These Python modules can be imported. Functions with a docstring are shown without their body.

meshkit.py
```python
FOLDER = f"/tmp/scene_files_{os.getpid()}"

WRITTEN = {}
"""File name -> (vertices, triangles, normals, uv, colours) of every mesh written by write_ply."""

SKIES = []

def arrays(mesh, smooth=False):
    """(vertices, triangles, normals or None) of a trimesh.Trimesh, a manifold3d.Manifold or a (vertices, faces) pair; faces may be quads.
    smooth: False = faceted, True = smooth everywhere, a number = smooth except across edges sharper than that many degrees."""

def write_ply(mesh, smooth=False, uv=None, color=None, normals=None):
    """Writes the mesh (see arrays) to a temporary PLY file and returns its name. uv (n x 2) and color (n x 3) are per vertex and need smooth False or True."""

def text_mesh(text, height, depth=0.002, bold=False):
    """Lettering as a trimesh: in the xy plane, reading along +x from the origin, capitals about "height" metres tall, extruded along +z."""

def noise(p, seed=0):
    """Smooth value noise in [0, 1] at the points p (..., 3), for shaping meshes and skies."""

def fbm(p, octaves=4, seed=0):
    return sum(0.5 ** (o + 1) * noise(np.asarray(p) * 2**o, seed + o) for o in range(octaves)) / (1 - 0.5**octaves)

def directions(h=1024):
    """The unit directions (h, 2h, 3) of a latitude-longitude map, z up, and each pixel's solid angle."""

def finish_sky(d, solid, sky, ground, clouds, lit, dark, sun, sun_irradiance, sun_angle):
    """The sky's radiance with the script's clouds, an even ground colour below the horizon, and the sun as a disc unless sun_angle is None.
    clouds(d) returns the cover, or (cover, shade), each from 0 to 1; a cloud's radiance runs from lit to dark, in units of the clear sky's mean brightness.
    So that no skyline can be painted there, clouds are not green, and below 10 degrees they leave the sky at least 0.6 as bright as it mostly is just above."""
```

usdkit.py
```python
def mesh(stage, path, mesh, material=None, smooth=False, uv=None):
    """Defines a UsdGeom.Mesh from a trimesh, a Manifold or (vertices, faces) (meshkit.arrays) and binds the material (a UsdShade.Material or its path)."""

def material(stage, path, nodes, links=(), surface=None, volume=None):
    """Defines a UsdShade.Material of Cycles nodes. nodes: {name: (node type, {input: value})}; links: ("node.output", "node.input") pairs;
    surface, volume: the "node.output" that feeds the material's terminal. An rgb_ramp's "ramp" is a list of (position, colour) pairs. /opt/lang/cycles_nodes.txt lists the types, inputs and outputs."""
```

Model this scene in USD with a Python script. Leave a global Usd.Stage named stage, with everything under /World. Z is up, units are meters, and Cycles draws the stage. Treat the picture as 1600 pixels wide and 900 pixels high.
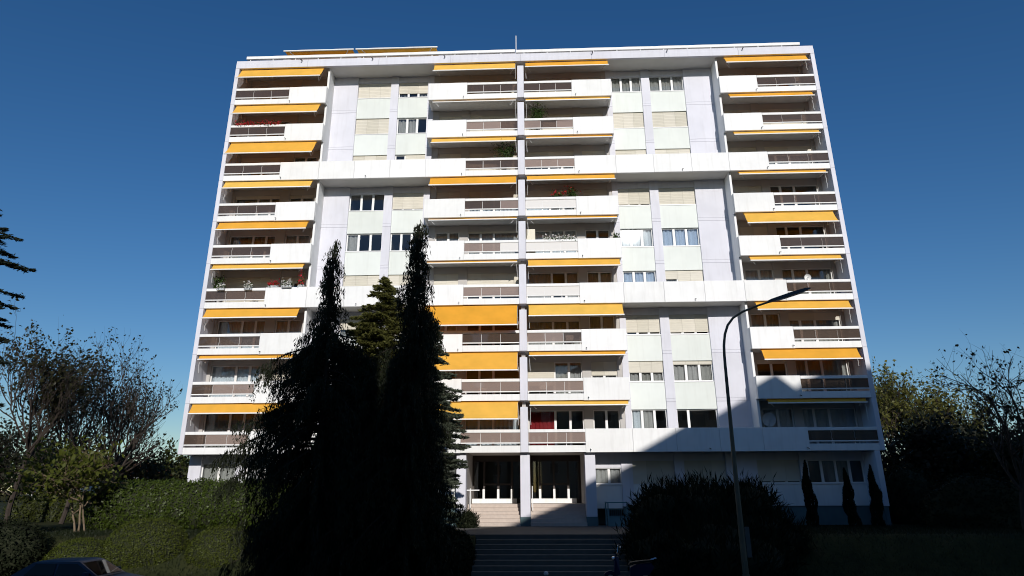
import math
import numpy as np
import trimesh
import usdkit
import meshkit
from pxr import Usd, UsdGeom, UsdLux, UsdShade, Sdf, Gf, Vt

stage = Usd.Stage.CreateInMemory()
UsdGeom.SetStageUpAxis(stage, UsdGeom.Tokens.z)
UsdGeom.SetStageMetersPerUnit(stage, 1.0)
UsdGeom.Xform.Define(stage, '/World')
UsdGeom.Scope.Define(stage, '/World/Looks')

# ------------------------------------------------------------------ camera
CAM = np.array([19.88688669, -37.44002128, -2.05971059])
PITCH, YAW, ROLL = 0.32736892, -0.03708214, -0.00415211
FPX = 1034.105                      # focal length in pixels of the 1600 px wide photograph
cp, sp, cy_, sy_ = math.cos(PITCH), math.sin(PITCH), math.cos(YAW), math.sin(YAW)
fw = np.array([sy_ * cp, cy_ * cp, sp]); rt = np.array([cy_, -sy_, 0]); up = np.cross(rt, fw)
r2 = rt * math.cos(ROLL) + up * math.sin(ROLL); u2 = -rt * math.sin(ROLL) + up * math.cos(ROLL)
cam = UsdGeom.Camera.Define(stage, '/World/camera')
m = Gf.Matrix4d(*r2, 0, *u2, 0, *(-fw), 0, *CAM, 1)
cam.AddTransformOp().Set(m)
cam.CreateHorizontalApertureAttr(36.0)
cam.CreateVerticalApertureAttr(36.0 * 9 / 16)
cam.CreateFocalLengthAttr(36.0 * FPX / 1600)
cam.CreateHorizontalApertureOffsetAttr(36.0 * 4 / 1600)
cam.CreateVerticalApertureOffsetAttr(-36.0 * 32 / 1600)
cam.CreateClippingRangeAttr(Gf.Vec2f(0.1, 6000))
cam.CreateExposureAttr(-0.34)

# ------------------------------------------------------------------ sky and sun
SUN_EL, SUN_AZ = math.radians(21.5), math.radians(9.0)   # azimuth from straight behind the camera, towards +x
SUN = np.array([math.sin(SUN_AZ) * math.cos(SUN_EL), -math.cos(SUN_AZ) * math.cos(SUN_EL), math.sin(SUN_EL)])
sky_mat = usdkit.material(stage, '/World/Looks/sky_light', {
    's': ('sky_texture', {'sky_type': 'single_scattering', 'sun_disc': False, 'sun_elevation': SUN_EL,
                          'sun_rotation': math.atan2(SUN[0], SUN[1]), 'altitude': 3000.0, 'air_density': 1.6,
                          'aerosol_density': 3.0, 'ozone_density': 4.0}),
    'h': ('hsv', {'hue': 0.506, 'saturation': 1.24}),
    'b': ('background_shader', {'strength': 0.103})}, [('s.color', 'h.color'), ('h.color', 'b.color')], surface='b.background')
dome = UsdLux.DomeLight.Define(stage, '/World/sky')
UsdShade.MaterialBindingAPI.Apply(dome.GetPrim()).Bind(sky_mat)
dome.GetPrim().SetCustomDataByKey('kind', 'structure')
sun = UsdLux.DistantLight.Define(stage, '/World/sun')
sun.CreateIntensityAttr(1.25); sun.CreateAngleAttr(0.5); sun.CreateColorAttr(Gf.Vec3f(1.0, 0.955, 0.90))
sun.GetPrim().CreateAttribute('inputs:normalize', Sdf.ValueTypeNames.Bool).Set(True)
zc = SUN; xc = np.cross([0, 0, 1.0], zc); xc /= np.linalg.norm(xc); yc = np.cross(zc, xc)
sun.AddTransformOp().Set(Gf.Matrix4d(*xc, 0, *yc, 0, *zc, 0, 0, 0, 60, 1))

# ------------------------------------------------------------------ materials
def paint(name, col, rough=0.6, var=0.06, scale=1.3, streak=0.0, bump=0.0, bscale=60.0, spec=0.3, metal=0.0, each=0.0):
    """A painted or plastered surface: colour with soft patches, optional rain streaks and a fine relief."""
    c = np.array(col, float); lo = np.clip(c * (1 - var), 0, 1); hi = np.clip(c * (1 + var * 0.6), 0, 1)
    nodes = {'g': ('geometry', {}), 'n': ('noise_texture', {'scale': scale, 'detail': 5.0, 'roughness': 0.6}),
             'r': ('rgb_ramp', {'ramp': [(0.3, lo), (0.7, hi)]}),
             'p': ('principled_bsdf', {'roughness': rough, 'specular_ior_level': spec, 'metallic': metal})}
    links = [('g.position', 'n.vector'), ('n.fac', 'r.fac')]
    last = 'r.color'
    if streak:
        nodes['mp'] = ('mapping', {'scale': (2.4, 2.4, 0.22)})
        nodes['sn'] = ('noise_texture', {'scale': 1.6, 'detail': 4.0, 'roughness': 0.65})
        nodes['sr'] = ('rgb_ramp', {'ramp': [(0.5, (1, 1, 1)), (0.78, (1 - streak, 1 - streak * 1.05, 1 - streak * 1.15))]})
        nodes['mx'] = ('mix', {'mix_type': 'multiply', 'fac': 1.0})
        links += [('g.position', 'mp.vector'), ('mp.vector', 'sn.vector'), ('sn.fac', 'sr.fac'), (last, 'mx.color1'), ('sr.color', 'mx.color2')]
        last = 'mx.color'
    if each:
        nodes['oi'] = ('object_info', {}); nodes['er'] = ('rgb_ramp', {'ramp': [(0, (1 - each, 1 - each, 1 - each * 1.2)), (1, (1, 1, 1))]}); nodes['em'] = ('mix', {'mix_type': 'multiply', 'fac': 1.0})
        links += [('oi.random', 'er.fac'), (last, 'em.color1'), ('er.color', 'em.color2')]
        last = 'em.color'
    links.append((last, 'p.base_color'))
    if bump:
        nodes['bn'] = ('noise_texture', {'scale': bscale, 'detail': 3.0})
        nodes['bp'] = ('bump', {'strength': bump, 'distance': 0.01})
        links += [('g.position', 'bn.vector'), ('bn.fac', 'bp.height'), ('bp.normal', 'p.normal')]
    return usdkit.material(stage, '/World/Looks/' + name, nodes, links, surface='p.BSDF')

def leafy(name, cols, trans=0.35, rough=0.5, spec=0.25):
    """Leaves: each leaf takes its own colour from the list; some light passes through."""
    n = len(cols)
    nodes = {'g': ('geometry', {}), 'r': ('rgb_ramp', {'ramp': [(i / max(1, n - 1), c) for i, c in enumerate(cols)]}),
             'p': ('principled_bsdf', {'roughness': rough, 'specular_ior_level': spec}),
             't': ('translucent_bsdf', {}), 'm': ('mix_closure', {'fac': trans})}
    links = [('g.random_per_island', 'r.fac'), ('r.color', 'p.base_color'), ('r.color', 't.color'), ('p.BSDF', 'm.closure1'), ('t.BSDF', 'm.closure2')]
    return usdkit.material(stage, '/World/Looks/' + name, nodes, links, surface='m.closure')

def pane_mat(name, tint, gloss=(1, 1, 1), ior=1.5, diffuse=None, dfac=0.0):
    nodes = {'t': ('transparent_bsdf', {'color': tint}), 'g': ('glossy_bsdf', {'color': gloss, 'roughness': 0.02}),
             'f': ('fresnel', {'IOR': ior}), 'm': ('mix_closure', {})}
    links = [('f.fac', 'm.fac'), ('g.BSDF', 'm.closure2')]
    if diffuse is not None:
        nodes['d'] = ('diffuse_bsdf', {'color': diffuse}); nodes['m0'] = ('mix_closure', {'fac': dfac})
        links += [('t.BSDF', 'm0.closure1'), ('d.BSDF', 'm0.closure2'), ('m0.closure', 'm.closure1')]
    else:
        links.append(('t.BSDF', 'm.closure1'))
    return usdkit.material(stage, '/World/Looks/' + name, nodes, links, surface='m.closure')

M = dict(
    white=paint('white_paint', (.82, .82, .81), .65, .06, .9, .11, .15, each=.06),
    lav=paint('lavender_concrete', (.67, .67, .73), .75, .06, .8, .09, .2, each=.06),
    soffit=paint('soffit_plaster', (.62, .60, .56), .8, .06, 1.1, 0, .15),
    mint=paint('mint_panel', (.70, .735, .70), .55, .05, .8, .07, each=.07),
    frame=paint('white_frame', (.78, .77, .75), .4, .04, 3),
    alu=paint('pale_metal_rail', (.74, .74, .74), .35, .05, 3),
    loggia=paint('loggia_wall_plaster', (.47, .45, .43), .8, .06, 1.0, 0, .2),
    shade=paint('roller_blind_slats', (.66, .62, .53), .6, .05, 2.0, each=.16),
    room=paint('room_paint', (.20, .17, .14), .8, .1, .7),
    floor=paint('balcony_tile', (.20, .14, .11), .7, .12, 3),
    shadeframe_darkpane=paint('shaded_frame_dark_pane', (.05, .04, .035), .5, .1, 3),  # shade on the door frames put into the colour; also dark house panes
    curtain=paint('grey_net_curtain', (.66, .61, .59), .9, .08, 5, each=.3),
    curtain_white=paint('white_curtain', (.86, .87, .90), .9, .04, 5),
    curtain_blue=paint('pale_blue_curtain', (.62, .70, .86), .9, .06, 5),
    red=paint('red_curtain', (.40, .03, .035), .85, .12, 4),
    board=paint('pale_board', (.72, .68, .56), .7, .06, 2),
    plinth=paint('teal_grey_plinth', (.10, .16, .17), .8, .12, 1.5, .1, .2),
    teal=paint('teal_paint', (.12, .22, .24), .5, .1, 2),
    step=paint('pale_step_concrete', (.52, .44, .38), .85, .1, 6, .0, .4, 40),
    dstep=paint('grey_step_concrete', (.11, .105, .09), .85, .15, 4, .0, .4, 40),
    spout=paint('dark_spout', (.02, .02, .02), .5, .1, 2),
    roof=paint('roof_gravel', (.30, .29, .27), .9, .15, 8),
    asphalt=paint('asphalt', (.05, .05, .05), .9, .15, 3, 0, .5, 90),
    paving=paint('paving', (.10, .095, .085), .9, .15, 2, 0, .4, 50),
    kerb=paint('kerb_stone', (.32, .31, .29), .85, .1, 3),
    bark=paint('bark', (.045, .034, .027), .9, .25, 6, 0, .6, 30),
    palebark=paint('pale_bark', (.20, .15, .10), .9, .2, 6, 0, .6, 30),
    lamp=paint('lamp_post_paint', (.11, .10, .07), .45, .1, 2),
    lampdark=paint('lamp_head_dark', (.05, .05, .05), .5, .1, 2),
    tile=paint('roof_tile', (.22, .09, .05), .85, .2, 5, 0, .5, 20),
    render=paint('house_render', (.36, .33, .28), .85, .08, 1, .1),
    rubber=paint('rubber', (.02, .02, .02), .8, .1, 5),
    chrome=paint('chrome', (.75, .75, .76), .15, .02, 2, metal=1.0),
    carblue=paint('car_paint_blue', (.012, .035, .07), .45, .05, 2, spec=.3),
    bikeblue=paint('scooter_paint_blue', (.006, .009, .04), .45, .05, 2, spec=.25),
    black=paint('black_plastic', (.02, .02, .02), .5, .1, 3),
    terracotta=paint('terracotta', (.35, .12, .05), .8, .1, 5),
    sign=paint('weathered_grey_plate', (.08, .09, .09), .7, .1, 3),
    conbark=paint('dark_conifer_bark', (.03, .024, .018), .95, .25, 6, 0, .6, 30),
    plate=paint('pale_grey_metal', (.45, .47, .48), .5, .1, 3),
    red_flower=leafy('red_petals', [(.55, .02, .04), (.7, .05, .12), (.4, .02, .03)], .3),
    white_flower=leafy('white_petals', [(.8, .78, .74), (.7, .66, .6), (.6, .1, .12)], .3),
    houseplant=leafy('houseplant_leaves', [(.05, .09, .02), (.12, .17, .04), (.22, .24, .06)], .35),
    weeping=leafy('weeping_cypress_sprays', [(.016, .020, .009), (.038, .042, .018), (.07, .062, .026)], .15, .6, .15),
    olive=leafy('olive_spruce_needles', [(.10, .10, .025), (.20, .19, .045), (.34, .27, .08)], .2, .6, .2),
    blue=leafy('blue_spruce_needles', [(.08, .095, .065), (.17, .185, .13), (.32, .31, .23)], .2, .6, .2),
    darkfir=leafy('dark_fir_needles', [(.012, .018, .01), (.025, .032, .016)], .1, .6, .15),
    laurel=leafy('laurel_leaves', [(.05, .075, .01), (.10, .13, .018), (.17, .19, .03), (.26, .24, .05)], .25, .42, .22),
    mound=leafy('clipped_shrub_leaves', [(.06, .075, .01), (.13, .13, .02), (.20, .17, .035)], .25, .5, .2),
    juniper=leafy('juniper_sprays', [(.014, .018, .009), (.026, .03, .015), (.04, .045, .022)], .1, .8, .05),
    autumn=leafy('autumn_leaves', [(.03, .03, .01), (.06, .045, .015), (.12, .055, .025), (.07, .055, .02)], .35),
    sparse=leafy('sparse_dark_leaves', [(.015, .018, .008), (.035, .032, .012), (.07, .05, .02)], .3),
    lime=leafy('yellow_green_leaves', [(.085, .10, .015), (.15, .15, .025), (.21, .185, .04)], .4),
    poplar=leafy('poplar_leaves', [(.11, .11, .025), (.19, .15, .04), (.27, .18, .055)], .35),
    rust=leafy('rust_green_leaves', [(.05, .06, .012), (.12, .08, .02), (.18, .08, .02)], .35),
    grass=leafy('grass_blades', [(.012, .018, .005), (.02, .026, .007), (.034, .034, .01)], .3),
    carglass=pane_mat('car_glass', (.12, .13, .14), ior=1.3),
    glass=pane_mat('window_glass', (.80, .83, .84), ior=1.55),
    rail_glass=pane_mat('smoked_rail_glass', (.42, .35, .31), ior=1.45, diffuse=(.20, .15, .12), dfac=.30),
    rail_pale=pane_mat('pale_rail_screen', (.5, .48, .46), ior=1.45, diffuse=(.84, .81, .77), dfac=.85),
    rail_mid=pane_mat('rosy_rail_glass', (.55, .48, .44), ior=1.45, diffuse=(.40, .31, .27), dfac=.55),
)
# orange sun-blind cloth: fine weave, a little light through it
M['cloth'] = usdkit.material(stage, '/World/Looks/orange_blind_cloth', {
    'g': ('geometry', {}), 'n': ('noise_texture', {'scale': 1.2, 'detail': 4.0}),
    'r': ('rgb_ramp', {'ramp': [(.3, (.88, .88, .86)), (.7, (1, 1, 1))]}),
    'oi': ('object_info', {}), 'orr': ('rgb_ramp', {'ramp': [(0, (.92, .47, .05)), (.5, (.96, .56, .09)), (1, (.97, .66, .15))]}),
    'mx': ('mix', {'mix_type': 'multiply', 'fac': 1.0}),
    'mp': ('mapping', {'scale': (2.2, 6.0, 6.0)}), 'w': ('noise_texture', {'scale': 1.4, 'detail': 3.0}), 'bp': ('bump', {'strength': .35, 'distance': .05}),
    'd': ('principled_bsdf', {'roughness': .85, 'specular_ior_level': .1}), 't': ('translucent_bsdf', {}), 'm': ('mix_closure', {'fac': .33})},
    [('g.position', 'n.vector'), ('n.fac', 'r.fac'), ('oi.random', 'orr.fac'), ('r.color', 'mx.color1'), ('orr.color', 'mx.color2'), ('mx.color', 'd.base_color'), ('mx.color', 't.color'),
     ('g.position', 'mp.vector'), ('mp.vector', 'w.vector'), ('w.fac', 'bp.height'), ('bp.normal', 'd.normal'), ('d.BSDF', 'm.closure1'), ('t.BSDF', 'm.closure2')], surface='m.closure')

# ------------------------------------------------------------------ helpers
taken = {}
def numbered(parent, name):
    k = (parent, name); n = taken.get(k, 0); taken[k] = n + 1
    return f'{parent}/{name}' if n == 0 else f'{parent}/{name}_{n:03d}'

class T:
    """A thing: an Xform at its base; parts are given in world coordinates and stored relative to that base."""
    def __init__(s, name, label, cat, base, group=None):
        s.base = np.array(base, float); s.path = numbered('/World', name)
        x = UsdGeom.Xform.Define(stage, s.path); x.AddTranslateOp().Set(Gf.Vec3d(*map(float, s.base)))
        tag(x.GetPrim(), label, cat, group)
    def part(s, name, mesh, mat, parent=None, smooth=False, label=None, kind=None):
        p = numbered(parent or s.path, name)
        v, f = vf(mesh)
        o = usdkit.mesh(stage, p, (v - s.base, f), M[mat] if isinstance(mat, str) else mat, smooth=smooth)
        if label: o.GetPrim().SetCustomDataByKey('label', label)
        if kind: o.GetPrim().SetCustomDataByKey('kind', kind)
        return p

def tag(prim, label=None, cat=None, group=None, kind=None):
    for k, v in (('label', label), ('category', cat), ('group', group), ('kind', kind)):
        if v: prim.SetCustomDataByKey(k, v)

def copy(src, name, label, cat, base, group=None, rotz=0.0, scale=1.0):
    p = numbered('/World', name); x = UsdGeom.Xform.Define(stage, p)
    x.GetPrim().GetReferences().AddInternalReference(src.path)
    x.ClearXformOpOrder()
    x.GetPrim().RemoveProperty('xformOp:translate')
    x.AddTranslateOp().Set(Gf.Vec3d(*map(float, base)))
    if rotz: x.AddRotateZOp().Set(rotz)
    if scale != 1.0: x.AddScaleOp().Set(Gf.Vec3f(scale, scale, scale))
    tag(x.GetPrim(), label, cat, group); x.GetPrim().SetInstanceable(True)
    return p

def struct(name, mesh, mat, smooth=False, kind='structure', label=None, cat=None):
    o = usdkit.mesh(stage, numbered('/World', name), vf(mesh), M[mat], smooth=smooth)
    tag(o.GetPrim(), label, cat, kind=kind); return o

def vf(mesh):
    if isinstance(mesh, B): return mesh.get()
    if isinstance(mesh, (tuple, list)): return np.asarray(mesh[0], float), np.asarray(mesh[1], int)
    if hasattr(mesh, 'to_mesh'):
        q = mesh.to_mesh(); return np.array(q.vert_properties[:, :3], float), np.array(q.tri_verts)
    return np.array(mesh.vertices), np.array(mesh.faces)

BOXF = np.array([[0, 2, 3], [0, 3, 1], [4, 5, 7], [4, 7, 6], [0, 1, 5], [0, 5, 4], [2, 6, 7], [2, 7, 3], [0, 4, 6], [0, 6, 2], [1, 3, 7], [1, 7, 5]])
class B:
    """Collects simple solids into one mesh."""
    def __init__(s): s.v, s.f, s.n = [], [], 0
    def add(s, v, f): s.v.append(np.asarray(v, float)); s.f.append(np.asarray(f, int) + s.n); s.n += len(v); return s
    def mesh(s, mm): return s.add(*vf(mm))
    def box(s, x0, x1, y0, y1, z0, z1):
        return s.add([(x, y, z) for z in (z0, z1) for y in (y0, y1) for x in (x0, x1)], BOXF)
    def bar(s, a, b, r, n=6):
        return s.add(*tubes([a], [b], [r], [r], n))
    def get(s): return np.concatenate(s.v), np.concatenate(s.f)

def bx(*a): return B().box(*a)

def rbox(x0, x1, y0, y1, z0, z1, c=0.02):
    """A box with chamfered edges."""
    pts = []
    for x in (x0, x1):
        for y in (y0, y1):
            for z in (z0, z1):
                sx, sy, sz = (1 if x == x0 else -1), (1 if y == y0 else -1), (1 if z == z0 else -1)
                pts += [(x + sx * c, y + sy * c, z), (x + sx * c, y, z + sz * c), (x, y + sy * c, z + sz * c)]
    return trimesh.convex.convex_hull(np.array(pts))

def tubes(P0, P1, R0, R1, n=5):
    P0, P1, R0, R1 = (np.asarray(a, float) for a in (P0, P1, R0, R1))
    d = P1 - P0; L = np.linalg.norm(d, axis=1, keepdims=True); d = d / np.maximum(L, 1e-9)
    a = np.where(np.abs(d[:, 2:3]) > .9, [[1.0, 0, 0]], [[0, 0, 1.0]])
    u = np.cross(d, a); u /= np.linalg.norm(u, axis=1, keepdims=True); w = np.cross(d, u)
    t = np.arange(n) * 2 * np.pi / n; c, sn = np.cos(t), np.sin(t)
    ring = u[:, None] * c[None, :, None] + w[:, None] * sn[None, :, None]
    v = np.concatenate([P0[:, None] + ring * R0[:, None, None], P1[:, None] + ring * R1[:, None, None]], 1)
    i = np.arange(n); j = (i + 1) % n
    f = np.concatenate([np.stack([i, i + n, j], 1), np.stack([j, i + n, j + n], 1), np.stack([np.zeros(n - 2, int) + n, i[2:] + n, i[1:-1] + n], 1)[:, ::1], np.stack([np.zeros(n - 2, int), i[1:-1], i[2:]], 1)])
    N = len(P0)
    return v.reshape(-1, 3), (f[None] + (np.arange(N) * 2 * n)[:, None, None]).reshape(-1, 3)

def leaves(C, A, S, W, rng, flat=None):
    """Leaf-shaped quads: centres C, long axes A (unit), length S and width W; random roll unless a normal is given."""
    N = len(C); C = np.asarray(C); A = A / np.maximum(np.linalg.norm(A, axis=1, keepdims=True), 1e-9)
    r = rng.normal(size=(N, 3)) if flat is None else np.cross(A, flat + .25 * rng.normal(size=(N, 3)))
    b = r - (r * A).sum(1, keepdims=True) * A; b /= np.maximum(np.linalg.norm(b, axis=1, keepdims=True), 1e-9)
    S = np.broadcast_to(S, N)[:, None]; W = np.broadcast_to(W, N)[:, None]
    v = np.stack([C - A * S * .5, C + b * W * .5 - A * S * .05, C + A * S * .5, C - b * W * .5 - A * S * .05], 1).reshape(-1, 3)
    f = np.array([[0, 1, 2], [0, 2, 3]])[None] + (np.arange(N) * 4)[:, None, None]
    return v, f.reshape(-1, 3)

def rand_dirs(rng, n):
    d = rng.normal(size=(n, 3)); return d / np.linalg.norm(d, axis=1, keepdims=True)

def blob(center, radii, seed, amp=.25, sub=3, freq=1.2):
    s = trimesh.creation.icosphere(subdivisions=sub); v = np.array(s.vertices)
    k = 1 + amp * (meshkit.fbm(v * freq + seed * 7.3, 3, seed) - .5) * 2
    return v * k[:, None] * np.asarray(radii) + np.asarray(center), np.array(s.faces)

# ------------------------------------------------------------------ ground
GZ, SZ = -3.80, -5.35          # terrace level in front of the house, street level
W = 38.6                       # width of the apartment house
STEP_N, STEP_RUN, STEP_RISE, STEP_Y = 9, .35, .172, -7.0
def ground_z(x, y):
    x, y = np.broadcast_arrays(np.asarray(x, float), np.asarray(y, float))
    ss = lambda a: np.clip(a, 0, 1) ** 2 * (3 - 2 * np.clip(a, 0, 1))
    z = GZ + (SZ - GZ) * ss((-7.0 - y) / 3.2) + (-3.75 - SZ) * ss((-28 - y) / 5.0)
    inst = (x > 17.3) & (x < 25.0) & (y < -6.6) & (y > -10.6)
    z = z - .45 * inst
    far = ss((np.hypot(x - 20, y) - 90) / 200)
    z = z + far * (meshkit.fbm(np.stack([x / 120, y / 120, 0 * x], -1), 3, 5) - .5) * 6
    return z
def sheet(xs, ys, off=0.0):
    X, Y = np.meshgrid(xs, ys, indexing='ij'); Z = ground_z(X, Y) + off
    n, k = len(xs), len(ys); v = np.stack([X, Y, Z], -1).reshape(-1, 3)
    i, j = np.meshgrid(np.arange(n - 1), np.arange(k - 1), indexing='ij'); a = (i * k + j).ravel()
    return v, np.concatenate([np.stack([a, a + k, a + k + 1], 1), np.stack([a, a + k + 1, a + 1], 1)])
gx = np.concatenate([[-3000, -1500, -800, -400, -220], np.arange(-140, -30, 10), np.arange(-30, 16, 2), [16.5, 17.0, 17.25, 17.35], np.arange(18, 24.9, 1), [24.95, 25.03, 25.5, 26.5], np.arange(28, 80, 2), np.arange(80, 200, 12), [260, 420, 800, 1500, 3000]])
gy = np.concatenate([[-3000, -1500, -800, -400, -200, -120, -80, -60, -50, -40], np.arange(-36, -26, .5), [-24, -20, -16, -13, -12], np.arange(-11, -6.75, .2), [-6.65, -6.55, -6, -5, -4, -2, 0, 3, 6], np.arange(10, 60, 4), np.arange(60, 200, 14), [260, 420, 800, 1500, 3000]])
soil = usdkit.material(stage, '/World/Looks/lawn_soil', {
    'g': ('geometry', {}), 'n': ('noise_texture', {'scale': .7, 'detail': 8.0, 'roughness': .7}),
    'r': ('rgb_ramp', {'ramp': [(.3, (.016, .021, .008)), (.55, (.03, .034, .012)), (.75, (.055, .045, .02))]}),
    'b': ('noise_texture', {'scale': 14.0, 'detail': 6.0}), 'bp': ('bump', {'strength': .8, 'distance': .05}),
    'p': ('principled_bsdf', {'roughness': .95, 'specular_ior_level': .1})},
    [('g.position', 'n.vector'), ('n.fac', 'r.fac'), ('r.color', 'p.base_color'), ('g.position', 'b.vector'), ('b.fac', 'bp.height'), ('bp.normal', 'p.normal')], surface='p.BSDF')
M['soil'] = soil
struct('ground', sheet(gx, gy), 'soil')
struct('street', sheet(np.array([-200, -60, 0, 20, 60, 200.0]), np.array([-26.5, -24, -20, -16, -13, -12.6]), .02), 'asphalt')
struct('pavement', B().box(-200, 200, -12.6, -10.75, SZ - .3, SZ + .12), 'paving')
struct('kerb', B().box(-200, 200, -12.75, -12.604, SZ - .3, SZ + .125), 'kerb')
struct('terrace', B().box(15.2, 27.5, -7.0, 1.4, GZ - .4, GZ + .03), 'paving')
st = UsdGeom.Xform.Define(stage, '/World/front_steps'); tag(st.GetPrim(), kind='structure')
for i in range(STEP_N):
    y1 = STEP_Y - STEP_RUN * i; z = GZ + .03 - STEP_RISE * (i + 1)
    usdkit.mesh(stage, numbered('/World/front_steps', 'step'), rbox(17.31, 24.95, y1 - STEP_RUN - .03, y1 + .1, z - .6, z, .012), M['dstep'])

# ------------------------------------------------------------------ the apartment house
rng = np.random.default_rng(7)
FH, D, DEPTH = 2.8, 1.49, 13.0
SILL, HEAD, PAR = 1.22, 2.42, 1.24
def Z0(r): return (8 - r) * FH
H = T('apartment_building', 'tall white apartment house with long balconies and orange sun blinds', 'building', (W / 2, DEPTH / 2, GZ))

# structure: floors, end walls, back, roof
for r in range(9):
    z = Z0(r)
    H.part('floor_slab', B().box(.25, W - .25, .10 if r in (2, 5, 8) else D + .3, DEPTH - .3, z + .06, z + .2), 'soffit')
    for x0, x1 in ((0, .25), (W - .25, W)):
        H.part('end_wall', B().box(x0, x1, -.03, DEPTH, z + .008, z + FH - .008).box(x0 + .03, x1 - .03, .02, DEPTH - .05, z - .008, z + .008), 'lav')
H.part('rear_wall', B().box(.25, W - .25, DEPTH - .3, DEPTH - .01, GZ, 25.17), 'white')
ZR = Z0(0) + FH
H.part('roof_slab', B().box(.02, W - .02, .12, DEPTH - .02, ZR + .06, ZR + .5), 'soffit')
# roof edge: two stepped courses in long panels
xs = [0, 4.9, 9.75, 14.6, 19.3, 24.0, 28.85, 33.7, W]
for a, b in zip(xs[:-1], xs[1:]):
    H.part('roof_edge_panel', B().box(a + .006, b - .006, -.05, .118, ZR, ZR + .30).box(a + .006, b - .006, -.025, .116, ZR + .301, ZR + .59), 'lav')
for x in (4.51, 9.34, 14.22, 24.1, 29.04, 34.0):
    H.part('roof_spout', B().bar((x, .0, ZR + .50), (x - .03, -.28, ZR + .42), .035), 'spout')
# roof terrace: parapet with rail, set-back storey
H.part('terrace_rail', B().box(.05, 18.9, 1.12, 1.30, 26.80, 27.01).box(18.95, W - .25, 1.15, 1.30, 26.77, 26.98), 'white')
pb = B()
for x in np.arange(.3, W, 1.6): pb.box(x, x + .05, 1.18, 1.24, ZR + .5, 26.79)
H.part('terrace_rail_post', pb, 'alu', kind='stuff')
H.part('terrace_screen', B().box(.3, W - .5, 1.20, 1.215, ZR + .6, 26.6), 'rail_glass')
H.part('penthouse_wall', B().box(2.0, W - 2, 3.6, DEPTH - 1.0, ZR + .5, 28.2), 'white')
H.part('penthouse_roof', B().box(1.7, W - 1.7, 3.3, DEPTH - .7, 28.201, 28.36), 'lav')
def roof_blind(x0, x1):
    v = [(x0, 3.55, 27.75), (x1, 3.55, 27.75), (x0, 1.25, 27.42), (x1, 1.25, 27.42)]
    v = np.array(v + [(a, b, c - .012) for a, b, c in v])
    p = H.part('roof_awning', (v, BOXF), 'cloth')
    H.part('front_bar', rbox(x0 - .1, x1 + .08, 1.16, 1.25, 27.40, 27.50, .02), 'white', p)
    for s, x in ((1, x0 + .35), (-1, x1 - .35)):
        H.part('arm', B().bar((x, 1.25, 27.38), (x + s * .75, 2.4, 27.2), .03).bar((x + s * .75, 2.4, 27.2), (x, 3.55, 27.6), .03), 'white', p)
roof_blind(2.68, 7.5); roof_blind(7.8, 13.4)

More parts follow.
